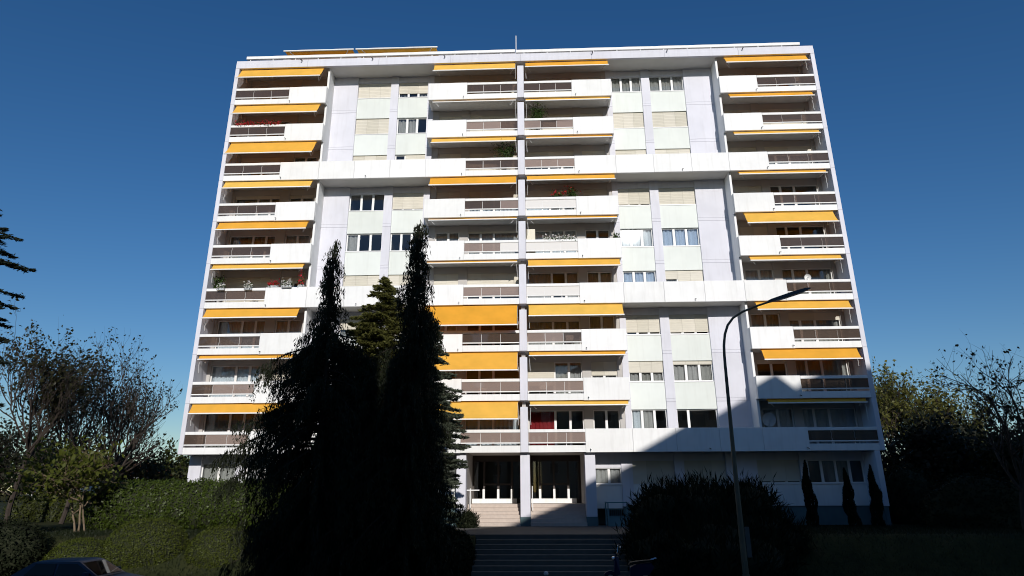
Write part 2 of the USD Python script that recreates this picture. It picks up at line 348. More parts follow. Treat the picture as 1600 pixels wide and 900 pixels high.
# ---- windows
def pleated(x0, x1, y, z0, z1, seed):
    g = np.random.default_rng(seed); n = max(8, int((x1 - x0) / .045)); t = np.linspace(x0, x1, n)
    yy = y + .05 * np.sin(np.cumsum(g.uniform(.6, 1.7, n))) ; v = np.concatenate([np.stack([t, yy, np.full(n, z0)], 1), np.stack([t, yy, np.full(n, z1)], 1)])
    i = np.arange(n - 1); return v, np.concatenate([np.stack([i, i + 1, i + n + 1], 1), np.stack([i, i + n + 1, i + n], 1)])
wseed = [0]
def window(splits, z0, z1, y, shut=None, curtains=None, open_room=True, sill=True, frame='frame', parent=None, mull=.07):
    """A window between splits[0] and splits[-1]; shut: lowered fraction of the roller blind per sash; curtains: material per sash or None."""
    wseed[0] += 1; sd = wseed[0] * 131
    x0, x1 = splits[0], splits[-1]; n = len(splits) - 1
    shut = [0] * n if shut is None else (list(shut) if np.ndim(shut) else [shut] * n)
    curtains = curtains if isinstance(curtains, (list, tuple)) else [curtains] * n
    f = B().box(x0, x1, y, y + .08, z1 - .05, z1).box(x0, x1, y, y + .08, z0, z0 + .06)
    for i, s in enumerate(splits):
        a, b = (s, s + .06) if i == 0 else ((s - .06, s) if i == n else (s - mull, s + mull))
        f.box(a, b, y + .001, y + .079, z0 + .06, z1 - .05)
    p = H.part('window', f, frame, parent)
    room = B()
    yb = y + 2.9; v = [(x0, y + .085, z0), (x1, y + .085, z0), (x0, yb, z0), (x1, yb, z0), (x0, y + .085, z1), (x1, y + .085, z1), (x0, yb, z1), (x1, yb, z1)]
    ff = np.array([[0, 1, 3], [0, 3, 2], [4, 6, 7], [4, 7, 5], [0, 2, 6], [0, 6, 4], [1, 5, 7], [1, 7, 3], [2, 3, 7], [2, 7, 6]])
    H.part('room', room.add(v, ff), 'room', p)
    for i in range(n):
        a = splits[i] + (.06 if i == 0 else mull); b = splits[i + 1] - (.06 if i == n - 1 else mull)
        if shut[i] < .97:
            H.part('pane', B().box(a, b, y + .03, y + .042, z0 + .06, z1 - .05), 'glass', p)
            if curtains[i]:
                H.part('curtain', pleated(a - .05, b + .05, y + .17, z0 + .05, z1 - .02, sd + i), curtains[i], p)
        if shut[i] > 0:
            zb = z1 - .02 - shut[i] * (z1 - z0 - .03); sb = B(); k = max(1, int((z1 - zb) / .055)); h = (z1 - zb) / k
            aa, bb = splits[i] + (.015 if i == 0 else .004), splits[i + 1] - (.015 if i == n - 1 else .004)
            for q in range(k): sb.box(aa, bb, y - .035 - .006 * (q % 2), y - .02, zb + q * h + .004, zb + (q + 1) * h)
            H.part('roller_blind', sb.box(aa, bb, y - .02, y - .014, zb, z1), 'shade', p)
    if sill: H.part('sill', B().box(x0 - .02, x1 + .02, y - .15, y - .001, z0 - .05, z0 - .003), 'alu', p)
    return p

# ---- recessed bays between the balcony stacks
BAY = {'L1': (8.05, 10.34), 'L2': (10.87, 12.9), 'R1': (25.42, 27.45), 'R2': (28.0, 30.32)}
PIERS = [(6.37, 8.05), (10.34, 10.87), (12.9, 13.32), (25.05, 25.42), (27.45, 28.0), (30.32, 32.34)]
G, Wc, Bl = 'curtain', 'curtain_white', 'curtain_blue'
STATE = {  # per window, rows from the top: (blind fraction(s), curtain(s))
    'L1': [(1, None), (1, None), (1, None), (0, [None, None, None]), (0, [G, None, None]), (1, None), (.55, G), (.3, G), (0, G)],
    'L2': [([.72, .72, .72], [G, None, G]), (0, [G, G, None]), ([0, 1, 1], None), (.93, None), (0, None), (.9, None), (1, None), (.4, G), (0, G)],
    'R1': [([0, 0, 0], [G, G, G]), (1, None), ([.98, .98, .98], None), (.92, None), (0, [Wc, Wc, Wc]), ([0, 0, 0], [Bl, Bl, Bl]), (.88, None), (.55, G), (0, [Wc, G, None])],
    'R2': [(0, [G, G, G]), (1, None), ([.98, .98, .98], None), (1, None), (0, [Bl, Bl, Bl]), ([.45, 1, 1], [G, None, None]), (.9, None), (.17, G), (0, None)]}
for r in range(9):
    z = Z0(r)
    for a, b in PIERS:
        H.part('pier', B().box(a, b, D - .08, D + .3, z + .245, z + FH + .035 if r not in (0, 3, 6) else z + FH + .06)
               .box(a, b, D - .08, D + .3, z + .055, z + .233).box(a + .02, b - .02, D - .05, D + .28, z + .035, z + .25), 'lav')
    for k, (a, b) in BAY.items():
        sh, cu = STATE[k][r]
        n = 3 if r != 8 else (3 if k == 'R1' else 2)
        sp = list(np.linspace(a, b, n + 1))
        if r == 8 and k == 'R1': sp = [a, a + .62, a + 1.33, b]
        if r == 8 and k == 'R2': sp = [a, a + .68, b]
        window(sp, z + SILL, z + HEAD, D + .12, sh if np.ndim(sh) == 0 else sh[:n], cu[:n] if isinstance(cu, list) else cu)
        top = r in (0, 3, 6)
        if top: H.part('lintel_panel', B().box(a + .004, b - .004, D + .02, D + .3, z + HEAD + .004, z + FH + .05), 'lav')
        zt = z + SILL - .055; zb = z + .21 if r in (2, 5, 8) else z - FH + HEAD + .004
        H.part('spandrel_panel', B().box(a + .006, b - .006, D, D + .24, zb, zt), 'mint')

# ---- balconies
SIDE = {'L': dict(x=(.25, 6.37), rail=(.25, 3.85), block=(3.85, 6.37)), 'CL': dict(x=(13.2, 19.27), rail=(15.76, 19.05), block=(13.2, 15.76)),
        'CR': dict(x=(19.27, 25.2), rail=(19.5, 22.62), block=(22.62, 25.2)), 'R': dict(x=(32.22, 38.35), rail=(34.66, 38.35), block=(32.22, 34.66))}
GLASS = {('CL', 3): ['rail_glass', 'rail_glass', 'rail_mid'], ('CR', 3): ['rail_pale'] * 3, ('CL', 4): ['rail_mid', 'rail_mid', 'rail_pale'], ('CR', 4): ['rail_pale'] * 3,
         ('CL', 5): ['rail_mid'] * 3, ('CR', 5): ['rail_pale'] * 3, ('CR', 2): ['rail_mid'] * 3, ('CL', 1): ['rail_mid', 'rail_mid', 'rail_glass'], ('CR', 1): ['rail_mid', 'rail_glass', 'rail_mid'],
         ('CL', 7): ['rail_mid'] * 3, ('CR', 7): ['rail_mid'] * 3, ('CL', 8): ['rail_mid'] * 3, ('CR', 8): ['rail_mid'] * 3, ('CR', 6): ['rail_mid', 'rail_mid', 'rail_glass'], ('L', 8): ['rail_glass', 'rail_mid', 'rail_mid'], ('L', 7): ['rail_glass', 'rail_mid', 'rail_mid']}
LOG = {'L': [('p', .25, .46), ('w', .46, 1.98, 2.82, 3.44), ('p', 3.44, 4.06), ('w', 4.06, 4.87, 5.64), ('p', 5.64, 6.3)],
       'CL': [('p', 13.3, 13.73), ('w', 13.73, 14.56, 15.26), ('p', 15.26, 15.82), ('w', 15.82, 16.63, 17.46, 19.02), ('p', 19.02, 19.27)],
       'CR': [('p', 19.27, 19.5), ('w', 19.5, 21.06, 21.92, 22.69), ('p', 22.69, 23.23), ('w', 23.23, 23.99, 24.75), ('p', 24.75, 25.07)],
       'R': [('p', 32.3, 32.85), ('w', 32.85, 33.72, 34.58), ('p', 34.58, 35.08), ('w', 35.08, 35.75, 36.62, 38.1), ('p', 38.1, 38.35)]}
BLIND = {'L': [1.15, 1.05, 1.28, .65, .68, .36, .68, .22, .6], 'CL': [.87, .08, .45, .78, .08, .10, 1.59, 1.30, 1.15],
         'CR': [.62, .22, .18, .46, .16, .56, .87, .22, .22], 'R': [.77, .44, .28, .24, .97, .32, .60, .72, .2]}
BX = {'L': (.35, 6.0), 'CL': (13.5, 18.95), 'CR': (19.6, 25.1), 'R': (32.75, 38.1)}
LSHUT = {('CL', 4): (0, .05), ('CR', 4): (0, 0), ('CL', 3): (.35, .25), ('CR', 3): (.3, .4), ('L', 3): (.1, .1), ('L', 4): (0, 0), ('L', 6): (0, 0), ('L', 8): (0, 0), ('CL', 6): (0, 0), ('CL', 7): (0, 0), ('CL', 8): (0, 0), ('R', 4): (.3, 0), ('R', 5): (0, 0), ('R', 6): (0, .2), ('R', 7): (.1, 0), ('R', 8): (0, 0), ('R', 2): (.35, .3), ('R', 1): (.5, .6), ('R', 0): (.6, .3), ('CL', 5): (.75, .6), ('L', 5): (.85, .2), ('CR', 5): (0, 0), ('CL', 1): (.8, .75), ('CR', 1): (.75, .75), ('CR', 2): (.5, .7), ('CL', 2): (.8, .6), ('L', 7): (.0, .4), ('R', 3): (.5, .0), ('CR', 0): (.6, .2), ('CL', 0): (.3, .5)}
TH = math.radians(57)
def panel_joint(p, segs, z, name='parapet_panel', zt=PAR, zb=-.02):
    for a, b in segs: H.part(name, rbox(a + .006, b - .006, -.022, .12, z + zb, z + zt, .012), 'white', p)
def awning(col, r):
    z = Z0(r); e = BLIND[col][r]; x0, x1 = BX[col]; yt, zt = .10, z + FH - .08
    n = 7; s = np.linspace(0, 1, n); sag = .05 * e * np.sin(np.pi * s)
    yy = yt - e * math.cos(TH) * s + sag * .35; zz = zt - e * math.sin(TH) * s - sag
    top = [(x0 + (0.02), y, q) for y, q in zip(yy, zz)] + [(x1 - .02, y, q) for y, q in zip(yy, zz)]
    i = np.arange(n - 1); f = np.concatenate([np.stack([i, i + 1, i + n + 1], 1), np.stack([i, i + n + 1, i + n], 1)])
    v = np.array(top); v2 = v + np.array([0, .006, -.004]); m2 = np.concatenate([v, v2]); ff = np.concatenate([f, f[:, ::-1] + len(v)])
    p = H.part('awning', (m2, ff), 'cloth')
    ye, ze = yt - e * math.cos(TH), zt - e * math.sin(TH)
    H.part('front_bar', rbox(x0 - .02, x1 + .02, ye - .04, ye + .03, ze - .05, ze + .02, .012), 'white', p)
    H.part('roller_tube', B().bar((x0, yt + .08, zt + .02), (x1, yt + .08, zt + .02), .055, 8), 'cloth', p)
    for sx, x in ((1, x0 + .12), (-1, x1 - .12)):
        H.part('arm', B().bar((x, ye, ze - .02), (x + sx * .25, .25 + .1 * e, zt - .5 * e - .25), .016).bar((x + sx * .25, .25 + .1 * e, zt - .5 * e - .25), (x, .42, zt - .05), .016), 'alu', p)
    cx = {'L': x0 - .0, 'CL': x1 - .02, 'CR': x0 + .02, 'R': x1 - .05}[col]
    cl = .95 + .5 * ((r * 37 + len(col) * 11) % 5) / 5
    H.part('crank_rod', B().bar((cx, yt + .06, zt - .02), (cx + .03, yt + .1, zt - cl), .011), 'alu', p)
for r in range(9):
    z = Z0(r); band = r in (2, 5, 8)
    for col, s in SIDE.items():
        x0, x1 = s['x']; ra, rb = s['rail']; ba, bb = s['block']
        b = B()
        if not band: b.box(x0, x1, .14, D + .3, z + .06, z + .2)
        b.box(ra, rb, 0, .139, z, z + .36) if not band else b.box(ra, rb, 0, .099, z, z + .36)
        if not band: b.box(ba, bb, .121, .139, z + .0, z + .3)
        p = H.part('balcony', b, 'white')
        H.part('floor_tiles', B().box(x0 + .02, x1 - .02, .2, D - .1, z + .2, z + .215), 'floor', p)
        panel_joint(p, [(ba, bb)], z)
        # open rail: hand rail, lower rail, three screens, small posts
        H.part('hand_rail', rbox(ra, rb, -.03, .07, z + 1.05, z + 1.22, .015), 'white', p)
        H.part('lower_rail', rbox(ra, rb, -.01, .05, z + .465, z + .53, .01), 'white', p)
        mats = GLASS.get((col, r), ['rail_glass'] * 3); q = np.linspace(ra, rb, 4)
        for i in range(3):
            H.part('screen', B().box(q[i] + .012, q[i + 1] - .012, .012, .022, z + .535, z + 1.045), mats[i], p)
        for x in q[1:3]: H.part('rail_post', B().box(x - .02, x + .02, .045, .085, z + .34, z + 1.06), 'alu', p)
        sx = {'L': ba + .12, 'CL': bb - .25, 'CR': ba + .25, 'R': bb - .15}[col]
        H.part('spout', B().bar((sx, -.02, z + .16), (sx + .02, -.20, z + .10), .022), 'spout', p)
        # end of the parapet and the dividing wall
        if col == 'L':
            H.part('end_parapet', B().box(6.25, 6.372, .121, D - .08, z - .0 if not band else z + .2, z + PAR - .01), 'white', p)
            H.part('dividing_wall', B().box(6.24, 6.368, .34, D - .08, z + PAR - .01, z + FH + .06), 'white', p)
        if col == 'R':
            H.part('end_parapet', B().box(32.218, 32.34, .121, D - .08, z - .0 if not band else z + .2, z + PAR - .01), 'white', p)
            H.part('dividing_wall', B().box(32.222, 32.35, .34, D - .08, z + PAR - .01, z + FH + .06), 'white', p)
        if col == 'CL' and not band: H.part('end_parapet', B().box(13.198, 13.32, .121, D - .08, z, z + PAR - .01), 'white', p)
        if col == 'CR' and not band: H.part('end_parapet', B().box(25.08, 25.202, .121, D - .08, z, z + PAR - .01), 'white', p)
        # back of the loggia
        k = 0
        for e in LOG[col]:
            if e[0] == 'p':
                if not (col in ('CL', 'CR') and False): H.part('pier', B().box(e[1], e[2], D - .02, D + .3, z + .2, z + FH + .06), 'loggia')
            else:
                sh = LSHUT.get((col, r)); wide = len(e) == 5
                f = sh[k] if sh else [0, 0, 0, .15, 0, .3, .55][int(rng.integers(7))]
                cu = [None, G, G, None, Wc][int(rng.integers(5))]
                n = len(e) - 2; shl = [f] * n; cul = [cu] * n
                if (col, r) == ('CR', 7) and wide: shl, cul = [.62, 0, 0], [None, G, G]
                if (col, r) == ('CR', 8): shl, cul = [0] * n, (['red', None, None] if wide else [None, None])
                if (col, r) == ('CR', 5): shl, cul = [0] * n, ([G, None, G] if wide else [G, G])
                lo = .2 if wide else (.2 if col in ('L', 'R') else .95)
                window(list(e[1:]), z + lo, z + HEAD, D + .1, shl, cul, sill=False)
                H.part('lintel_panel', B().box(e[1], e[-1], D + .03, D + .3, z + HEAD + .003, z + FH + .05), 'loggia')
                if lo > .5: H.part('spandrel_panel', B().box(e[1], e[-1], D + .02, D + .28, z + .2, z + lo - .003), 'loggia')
                k += 1
        awning(col, r)
    # middle pillar of this storey, the beam above it and the party wall
    H.part('pillar', rbox(19.06, 19.49, -.045, .42, z - .0, z + 2.44, .015), 'lav')
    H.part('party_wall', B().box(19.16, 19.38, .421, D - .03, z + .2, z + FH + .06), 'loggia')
    if band:
        for segs in ([(6.37, 8.65), (8.65, 10.93), (10.93, 13.2)], [(25.2, 27.55), (27.55, 29.9), (29.9, 32.22)]):
            p = H.part('parapet_band', B().box(segs[0][0], segs[-1][1], .121, .2, z + .02, z + 1.2), 'white')
            panel_joint(p, segs, z)
        for x in (9.4, 29.3): H.part('spout', B().bar((x, -.02, z + .16), (x + .02, -.20, z + .10), .022), 'spout')

# ---- ground floor
zg = -1.65
for a, b in ((.1, 15.5), (24.7, W - .3)): H.part('plinth', B().box(a, b, D + .03, D + .3, GZ - .3, -2.82), 'plinth')
gpiers = [(.02, .72), (2.75, 3.3), (5.4, 5.95), (8.05, 8.6), (10.7, 11.25), (13.35, 13.8), (24.66, 25.28), (27.62, 28.15), (30.47, 30.96), (30.97, 32.16), (34.51, 34.95), (38.0, 38.3)]
for a, b in gpiers: H.part('pier', B().box(a, b, D - .1, D + .3, -2.82, .05), 'lav')
for a, b in ((15.53, 16.06), (19.03, 19.56), (22.56, 23.13)):
    H.part('pier', rbox(a, b, .3, .95, -3.32, .06, .015), 'lav')
    H.part('pier_foot', B().box(a - .012, b + .012, .288, .96, GZ - .2, -3.322), 'plinth')
def ground_window(a, b, n, sh, cu, z0=zg):
    window(list(np.linspace(a, b, n + 1)), z0, -.42, D + .08, sh, cu)
    H.part('lintel_panel', B().box(a, b, D, D + .3, -.417, .05), 'lav')
    H.part('spandrel_panel', B().box(a + .004, b - .004, D - .03, D + .25, -2.82, z0 - .055), 'white')
for a, b in ((.72, 2.75), (3.3, 5.4), (5.95, 8.05), (8.6, 10.7), (11.25, 13.35), (13.8, 15.5)): ground_window(a, b, 2, 0, G)
ground_window(25.28, 27.62, 3, 1, None); ground_window(28.15, 30.47, 3, 1, None); ground_window(32.16, 34.51, 3, .92, None)
ground_window(34.95, 36.5, 2, 0, [None, G]); ground_window(36.5, 38.0, 2, 0, [G, None])
window([23.16, 23.97, 24.66], zg, -.79, D + .08, 0, [G, G])
H.part('lintel_panel', B().box(23.13, 24.66, D, D + .3, -.787, .05), 'lav')
H.part('spandrel_panel', B().box(23.15, 24.65, D - .03, D + .25, -2.92, zg - .055), 'white')
H.part('basement_wall', B().box(23.13, 24.7, D + 1.2, D + 1.3, GZ - .8, -2.7), 'plinth')
gr = B().box(23.72, 24.66, D + .02, D + .05, -2.98, -2.94).box(23.72, 24.66, D + .02, D + .05, -3.42, -3.38)
for x in np.arange(23.76, 24.66, .11): gr.box(x, x + .02, D + .025, D + .045, -3.4, -2.95)
H.part('basement_grille', gr, 'teal')
H.part('spandrel_panel', B().box(23.7, 24.66, D - .02, D + .2, GZ - .2, -3.44), 'plinth')
H.part('end_wall', B().box(38.02, 38.3, -.0, DEPTH, -2.82, -.01), 'lav')
H.part('end_wall', B().box(.02, .3, D + .31, DEPTH, -2.82, -.01), 'lav')
H.part('end_plinth', B().box(38.05, 38.27, .06, DEPTH, GZ - .4, -2.822), 'plinth'); H.part('end_plinth', B().box(.05, .27, D + .35, DEPTH, GZ - .4, -2.822), 'plinth')
# entrance: two flights, two glazed fronts
for a, b in ((16.06, 19.03), (19.56, 22.56)):
    fl = H.part('entrance_stairs', B().box(a, b, 1.9, 4.5, GZ - .2, -2.68), 'step')
    for i in range(6):
        y0 = .12 + i * .3; zt = GZ + .03 + (i + 1) * .182
        H.part('step', rbox(a + .005, b - .005, y0, y0 + .42, zt - .182 if i else GZ - .1, zt, .012), 'step', fl)
    H.part('side_wall', B().box(a - .3, a - .005, .96, 4.6, GZ, .05), 'loggia')
    H.part('side_wall', B().box(b + .005, b + .22, .96, 4.6, GZ, .05), 'loggia')
    ms = [a + .05] + list(np.array([16.76, 17.62, 18.44]) if a < 17 else np.array([20.11, 20.95, 21.80])) + [b - .05]
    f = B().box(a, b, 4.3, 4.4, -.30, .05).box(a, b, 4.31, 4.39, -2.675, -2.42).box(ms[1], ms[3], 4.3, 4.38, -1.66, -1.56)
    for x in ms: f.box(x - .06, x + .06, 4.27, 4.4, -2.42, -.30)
    d = H.part('entrance_door', f, 'shadeframe_darkpane')  # frames coloured dark to stand for the shade under the slab
    kw = H.part('threshold_wall', B().box(a + .02, b - .3, 4.0, 4.2, -2.675, -2.42), 'white')
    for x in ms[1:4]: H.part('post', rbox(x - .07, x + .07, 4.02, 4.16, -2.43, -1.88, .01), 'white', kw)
    for i in range(4):
        H.part('pane', B().box(ms[i] + .061, ms[i + 1] - .061, 4.33, 4.345, -2.42, -1.661 if i in (1, 2) else -.301), 'glass', d)
        if i in (1, 2): H.part('pane', B().box(ms[i] + .061, ms[i + 1] - .061, 4.33, 4.345, -1.559, -.301), 'glass', d)
    v = bx(a + .0, b - .0, 4.42, 8.5, -2.68, .05)
    vv, fv = v.get(); H.part('lobby', (vv, np.delete(fv, [4, 5], 0)[:, ::-1]), 'room', d)
H.part('entrance_handrail', B().bar((16.25, 1.0, -2.9), (16.25, 1.0, -1.85), .03).bar((15.95, 1.0, -1.95), (16.75, 1.0, -1.95), .035), 'white')
H.part('entrance_handrail', B().bar((19.68, .9, -3.0), (19.68, .9, -1.75), .025).bar((19.68, .9, -1.8), (19.68, 2.2, -1.75), .025).bar((19.68, .9, -2.2), (19.68, 2.2, -2.1), .02), 'white')
# lightning rod
H.part('lightning_rod', B().bar((18.93, 3.2, 28.3), (18.93, 3.2, 29.75), .03), 'alu')

# ------------------------------------------------------------------ vegetation builders
def interp(prof, z):
    a = np.array(sorted(prof)); return np.interp(z, a[:, 0], a[:, 1])

def trunk_path(base, top, wob, seed, n=14):
    g = np.random.default_rng(seed); t = np.linspace(0, 1, n)[:, None]
    p = np.array(base) * (1 - t) + np.array(top) * t
    p[1:-1] += np.cumsum(g.normal(size=(n - 2, 3)) * [wob, wob, 0], 0) * .5
    return p

def poly_tubes(paths, radii, n=5):
    P0 = np.concatenate([p[:-1] for p in paths]); P1 = np.concatenate([p[1:] for p in paths])
    R0 = np.concatenate([r[:-1] for r in radii]); R1 = np.concatenate([r[1:] for r in radii])
    return tubes(P0, P1, R0, R1, n)

def weeping_conifer(name, label, base, tip, prof, mat, seed, extra=(), step=.085, dens=1.0):
    """Trunk, arching boughs and curtains of hanging sprays; prof: (z, radius) pairs."""
    g = np.random.default_rng(seed); base = np.array(base, float); tip = np.array(tip, float)
    t = T(name, label, 'tree', base)
    tp = trunk_path(base, tip, .06, seed); H_ = tip[2] - base[2]
    t.part('trunk', poly_tubes([tp], [np.linspace(.24, .015, len(tp))], 8), 'conbark')
    paths, rad, C, A, S, Wd = [], [], [], [], [], []
    zs = np.arange(base[2] + .8, tip[2] - .15, step)
    jobs = [(z + g.uniform(-.05, .05), g.uniform(0, 2 * np.pi), g.uniform(.42, 1.12)) for z in zs for _ in range(3)] + list(extra)
    for z, a, k in jobs:
        q = (z - base[2]) / H_; p0 = np.array([np.interp(z, tp[:, 2], tp[:, i]) for i in range(3)])
        L = max(.12, interp(prof, z) * k); d = np.array([math.cos(a), math.sin(a), 0]); n = 9; s = np.linspace(0, 1, n)
        drop = g.uniform(.28, .62); rise = g.uniform(.15, .4)
        p = p0 + d * (L * s)[:, None] + np.array([0, 0, 1]) * (L * (rise * s - (drop + rise) * s ** 1.9) + .12 * L * np.maximum(0, s - .8) * 4)[:, None]
        p += np.cumsum(g.normal(size=(n, 3)) * .012 * L, 0)
        paths.append(p); rad.append(np.linspace(.012 + .014 * L, .004, n))
        m_ = int(max(5, L / .036) * dens); u = g.uniform(.12, 1, m_) ** .8
        for uu in u:
            o = np.array([np.interp(uu, s, p[:, i]) for i in range(3)]) + g.normal(size=3) * [.05, .05, .02]
            ln = g.uniform(.15, .75) * min(1, .35 + L * .5) * (1.15 if uu > .9 else 1)
            k2 = max(3, int(ln / .07)); w = np.linspace(0, 1, k2)
            side = d * g.uniform(-.1, .28) + g.normal(size=3) * .10
            pts = o + np.array([0, 0, -ln]) * w[:, None] + side * (ln * w ** .7)[:, None] + g.normal(size=(k2, 3)) * .022
            ax = np.array([0, 0, -1.0]) + g.normal(size=(k2, 3)) * .38
            C.append(pts); A.append(ax); S.append(g.uniform(.15, .30, k2) * (1 - .35 * w)); Wd.append(g.uniform(.028, .058, k2))
    t.part('branch_wood', poly_tubes(paths, rad, 4), 'conbark', kind='stuff')
    t.part('crown', leaves(np.concatenate(C), np.concatenate(A), np.concatenate(S), np.concatenate(Wd), g), mat)
    return t

def spruce(name, label, base, tip, prof, mat, seed, step=.13, per=3, size=(.09, .20), dens=1.0, up=.15):
    g = np.random.default_rng(seed); base = np.array(base, float); tip = np.array(tip, float)
    t = T(name, label, 'tree', base); tp = trunk_path(base, tip, .03, seed)
    t.part('trunk', poly_tubes([tp], [np.linspace(.22, .012, len(tp))], 8), 'bark')
    paths, rad, C, A, S, Wd = [], [], [], [], [], []
    for z in np.arange(base[2] + .5, tip[2] - .1, step):
        for _ in range(per):
            a = g.uniform(0, 2 * np.pi); L = max(.1, interp(prof, z) * g.uniform(.72, 1.08)); d = np.array([math.cos(a), math.sin(a), 0]); n = 7; s = np.linspace(0, 1, n)
            p0 = np.array([np.interp(z, tp[:, 2], tp[:, i]) for i in range(3)])
            p = p0 + d * (L * s)[:, None] + np.array([0, 0, 1]) * (L * (up * s - .42 * s ** 2 + .18 * s ** 4))[:, None]
            paths.append(p); rad.append(np.linspace(.01 + .012 * L, .004, n))
            m_ = int(max(14, L * 95) * dens); u = g.uniform(.05, 1, m_) ** .7
            o = np.stack([np.interp(u, s, p[:, i]) for i in range(3)], 1); sd = np.cross(d, [0, 0, 1]); wdt = (.30 * (1.05 - u) * min(L, 1.6) + .05)[:, None]
            off = g.uniform(-1, 1, (m_, 1)); o = o + sd * off * wdt + np.array([0, 0, -1]) * np.abs(off) * wdt * .25 + g.normal(size=(m_, 3)) * .03
            C.append(o); A.append(d * .8 + sd * off * 1.0 + g.normal(size=(m_, 3)) * .35 + [0, 0, .12]); S.append(g.uniform(*size, m_)); Wd.append(g.uniform(.035, .07, m_))
    t.part('branch_wood', poly_tubes(paths, rad, 4), 'bark', kind='stuff')
    t.part('crown', leaves(np.concatenate(C), np.concatenate(A), np.concatenate(S), np.concatenate(Wd), g), mat)
    return t

def grow(g, p, d, L, r, lev, levels, out, tips, upb, spread, kids):
    n = 6; pts = [np.array(p, float)]; d = np.array(d, float)
    for i in range(n):
        d = d + g.normal(size=3) * .13 + np.array([0, 0, upb * (.35 if lev else .1)]); d /= np.linalg.norm(d)
        pts.append(pts[-1] + d * L / n)
    pts = np.array(pts); rr = np.linspace(r, r * (.5 if lev < levels else .3), n + 1); out.append((pts, rr))
    if lev >= levels: tips.append(pts); return
    for k in range(kids[lev]):
        u = g.uniform(.3 if lev else .35, 1.0); j = min(n - 1, int(u * n)); q = pts[j] + (pts[j + 1] - pts[j]) * (u * n - j)
        dd = pts[min(n, j + 1)] - pts[j]; dd /= np.linalg.norm(dd); rv = rand_dirs(g, 1)[0]; rv -= dd * (rv @ dd); rv /= np.linalg.norm(rv)
        sp_ = spread * g.uniform(.6, 1.25); nd = dd * math.cos(sp_) + rv * math.sin(sp_); nd[2] += .10
        grow(g, q, nd / np.linalg.norm(nd), L * g.uniform(.5, .78), max(.004, r * (.62 - .2 * u) ), lev + 1, levels, out, tips, upb, spread, kids)

def broadleaf(name, label, base, height, r, mat, seed, levels=3, kids=(7, 6, 5), spread=.75, upb=.3, nleaf=6, lsize=(.10, .2), cat='tree', wood='bark', lead=.55, keep=1.0, stems=1, lean=(0, 0), clump=.12, group=None, bend=.08):
    """A branching skeleton with leaves scattered round its twigs."""
    g = np.random.default_rng(seed); base = np.array(base, float); t = T(name, label, cat, base, group)
    out, tips = [], []
    for s in range(stems):
        d = np.array([lean[0] + g.normal() * bend * stems, lean[1] + g.normal() * bend * stems, 1.0]); d /= np.linalg.norm(d)
        grow(g, base + (g.normal(size=3) * [.12, .12, 0] if stems > 1 else 0), d, height * lead, r, 0, levels, out, tips, upb, spread, kids)
    zmax = max(o[0][:, 2].max() for o in out); k = height / (zmax - base[2])
    f = lambda p: base + (p - base) * np.array([1, 1, k])
    out = [(f(p), q) for p, q in out]; tips = [f(p) for p in tips]
    big = [o for o in out if o[1][0] > r * .45]; small = [o for o in out if o[1][0] <= r * .45]
    t.part('trunk', poly_tubes([o[0] for o in big], [o[1] for o in big], 7), wood)
    if small: t.part('twigs', poly_tubes([o[0] for o in small], [o[1] for o in small], 4), wood, kind='stuff')
    C = []
    for p in tips:
        if g.uniform() > keep: continue
        m_ = g.poisson(nleaf); u = g.uniform(.2, 1.02, m_) * (len(p) - 1); i = np.minimum(u.astype(int), len(p) - 2)
        C.append(p[i] + (p[i + 1] - p[i]) * (u - i)[:, None] + g.normal(size=(m_, 3)) * clump)
    C = np.concatenate(C); N = len(C); A = rand_dirs(g, N) + [0, 0, -.5]; sz = g.uniform(*lsize, N)
    t.part('crown', leaves(C, A, sz, sz * g.uniform(.45, .7, N), g), mat)
    return t

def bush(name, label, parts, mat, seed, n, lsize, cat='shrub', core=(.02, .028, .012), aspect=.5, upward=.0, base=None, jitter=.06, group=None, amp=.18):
    """Clipped or loose shrubs: noisy rounded volumes clothed in leaves over a dark twiggy inside. parts: (centre, radii)."""
    g = np.random.default_rng(seed); c0 = np.array(parts[0][0], float)
    t = T(name, label, cat, base if base is not None else (c0[0], c0[1], c0[2] - parts[0][1][2]), group)
    C, Nn = [], []; ib = B(); area = np.array([p[1][0] * p[1][1] + p[1][0] * p[1][2] + p[1][1] * p[1][2] for p in parts]); area = area / area.sum()
    for j, (c, rad) in enumerate(parts):
        v, f = blob(c, rad, seed + j, amp, 4); tm = trimesh.Trimesh(v, f, process=False)
        pts, fi = trimesh.sample.sample_surface(tm, int(n * area[j]), seed=seed + j)
        nn = tm.face_normals[fi]; C.append(pts + nn * g.normal(size=(len(pts), 1)) * jitter); Nn.append(nn)
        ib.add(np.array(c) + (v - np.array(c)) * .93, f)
    C = np.concatenate(C); Nn = np.concatenate(Nn); N = len(C)
    A = rand_dirs(g, N) + np.array([0, 0, upward]) + Nn * (.35 + upward * .5); sz = g.uniform(*lsize, N)
    t.part('foliage', leaves(C, A, sz, sz * aspect * g.uniform(.8, 1.2, N), g, Nn if upward < .3 else None), mat)
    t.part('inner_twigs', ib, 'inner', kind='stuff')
    return t
M['inner'] = paint('shaded_twigs', (.022, .026, .012), .95, .3, 6)

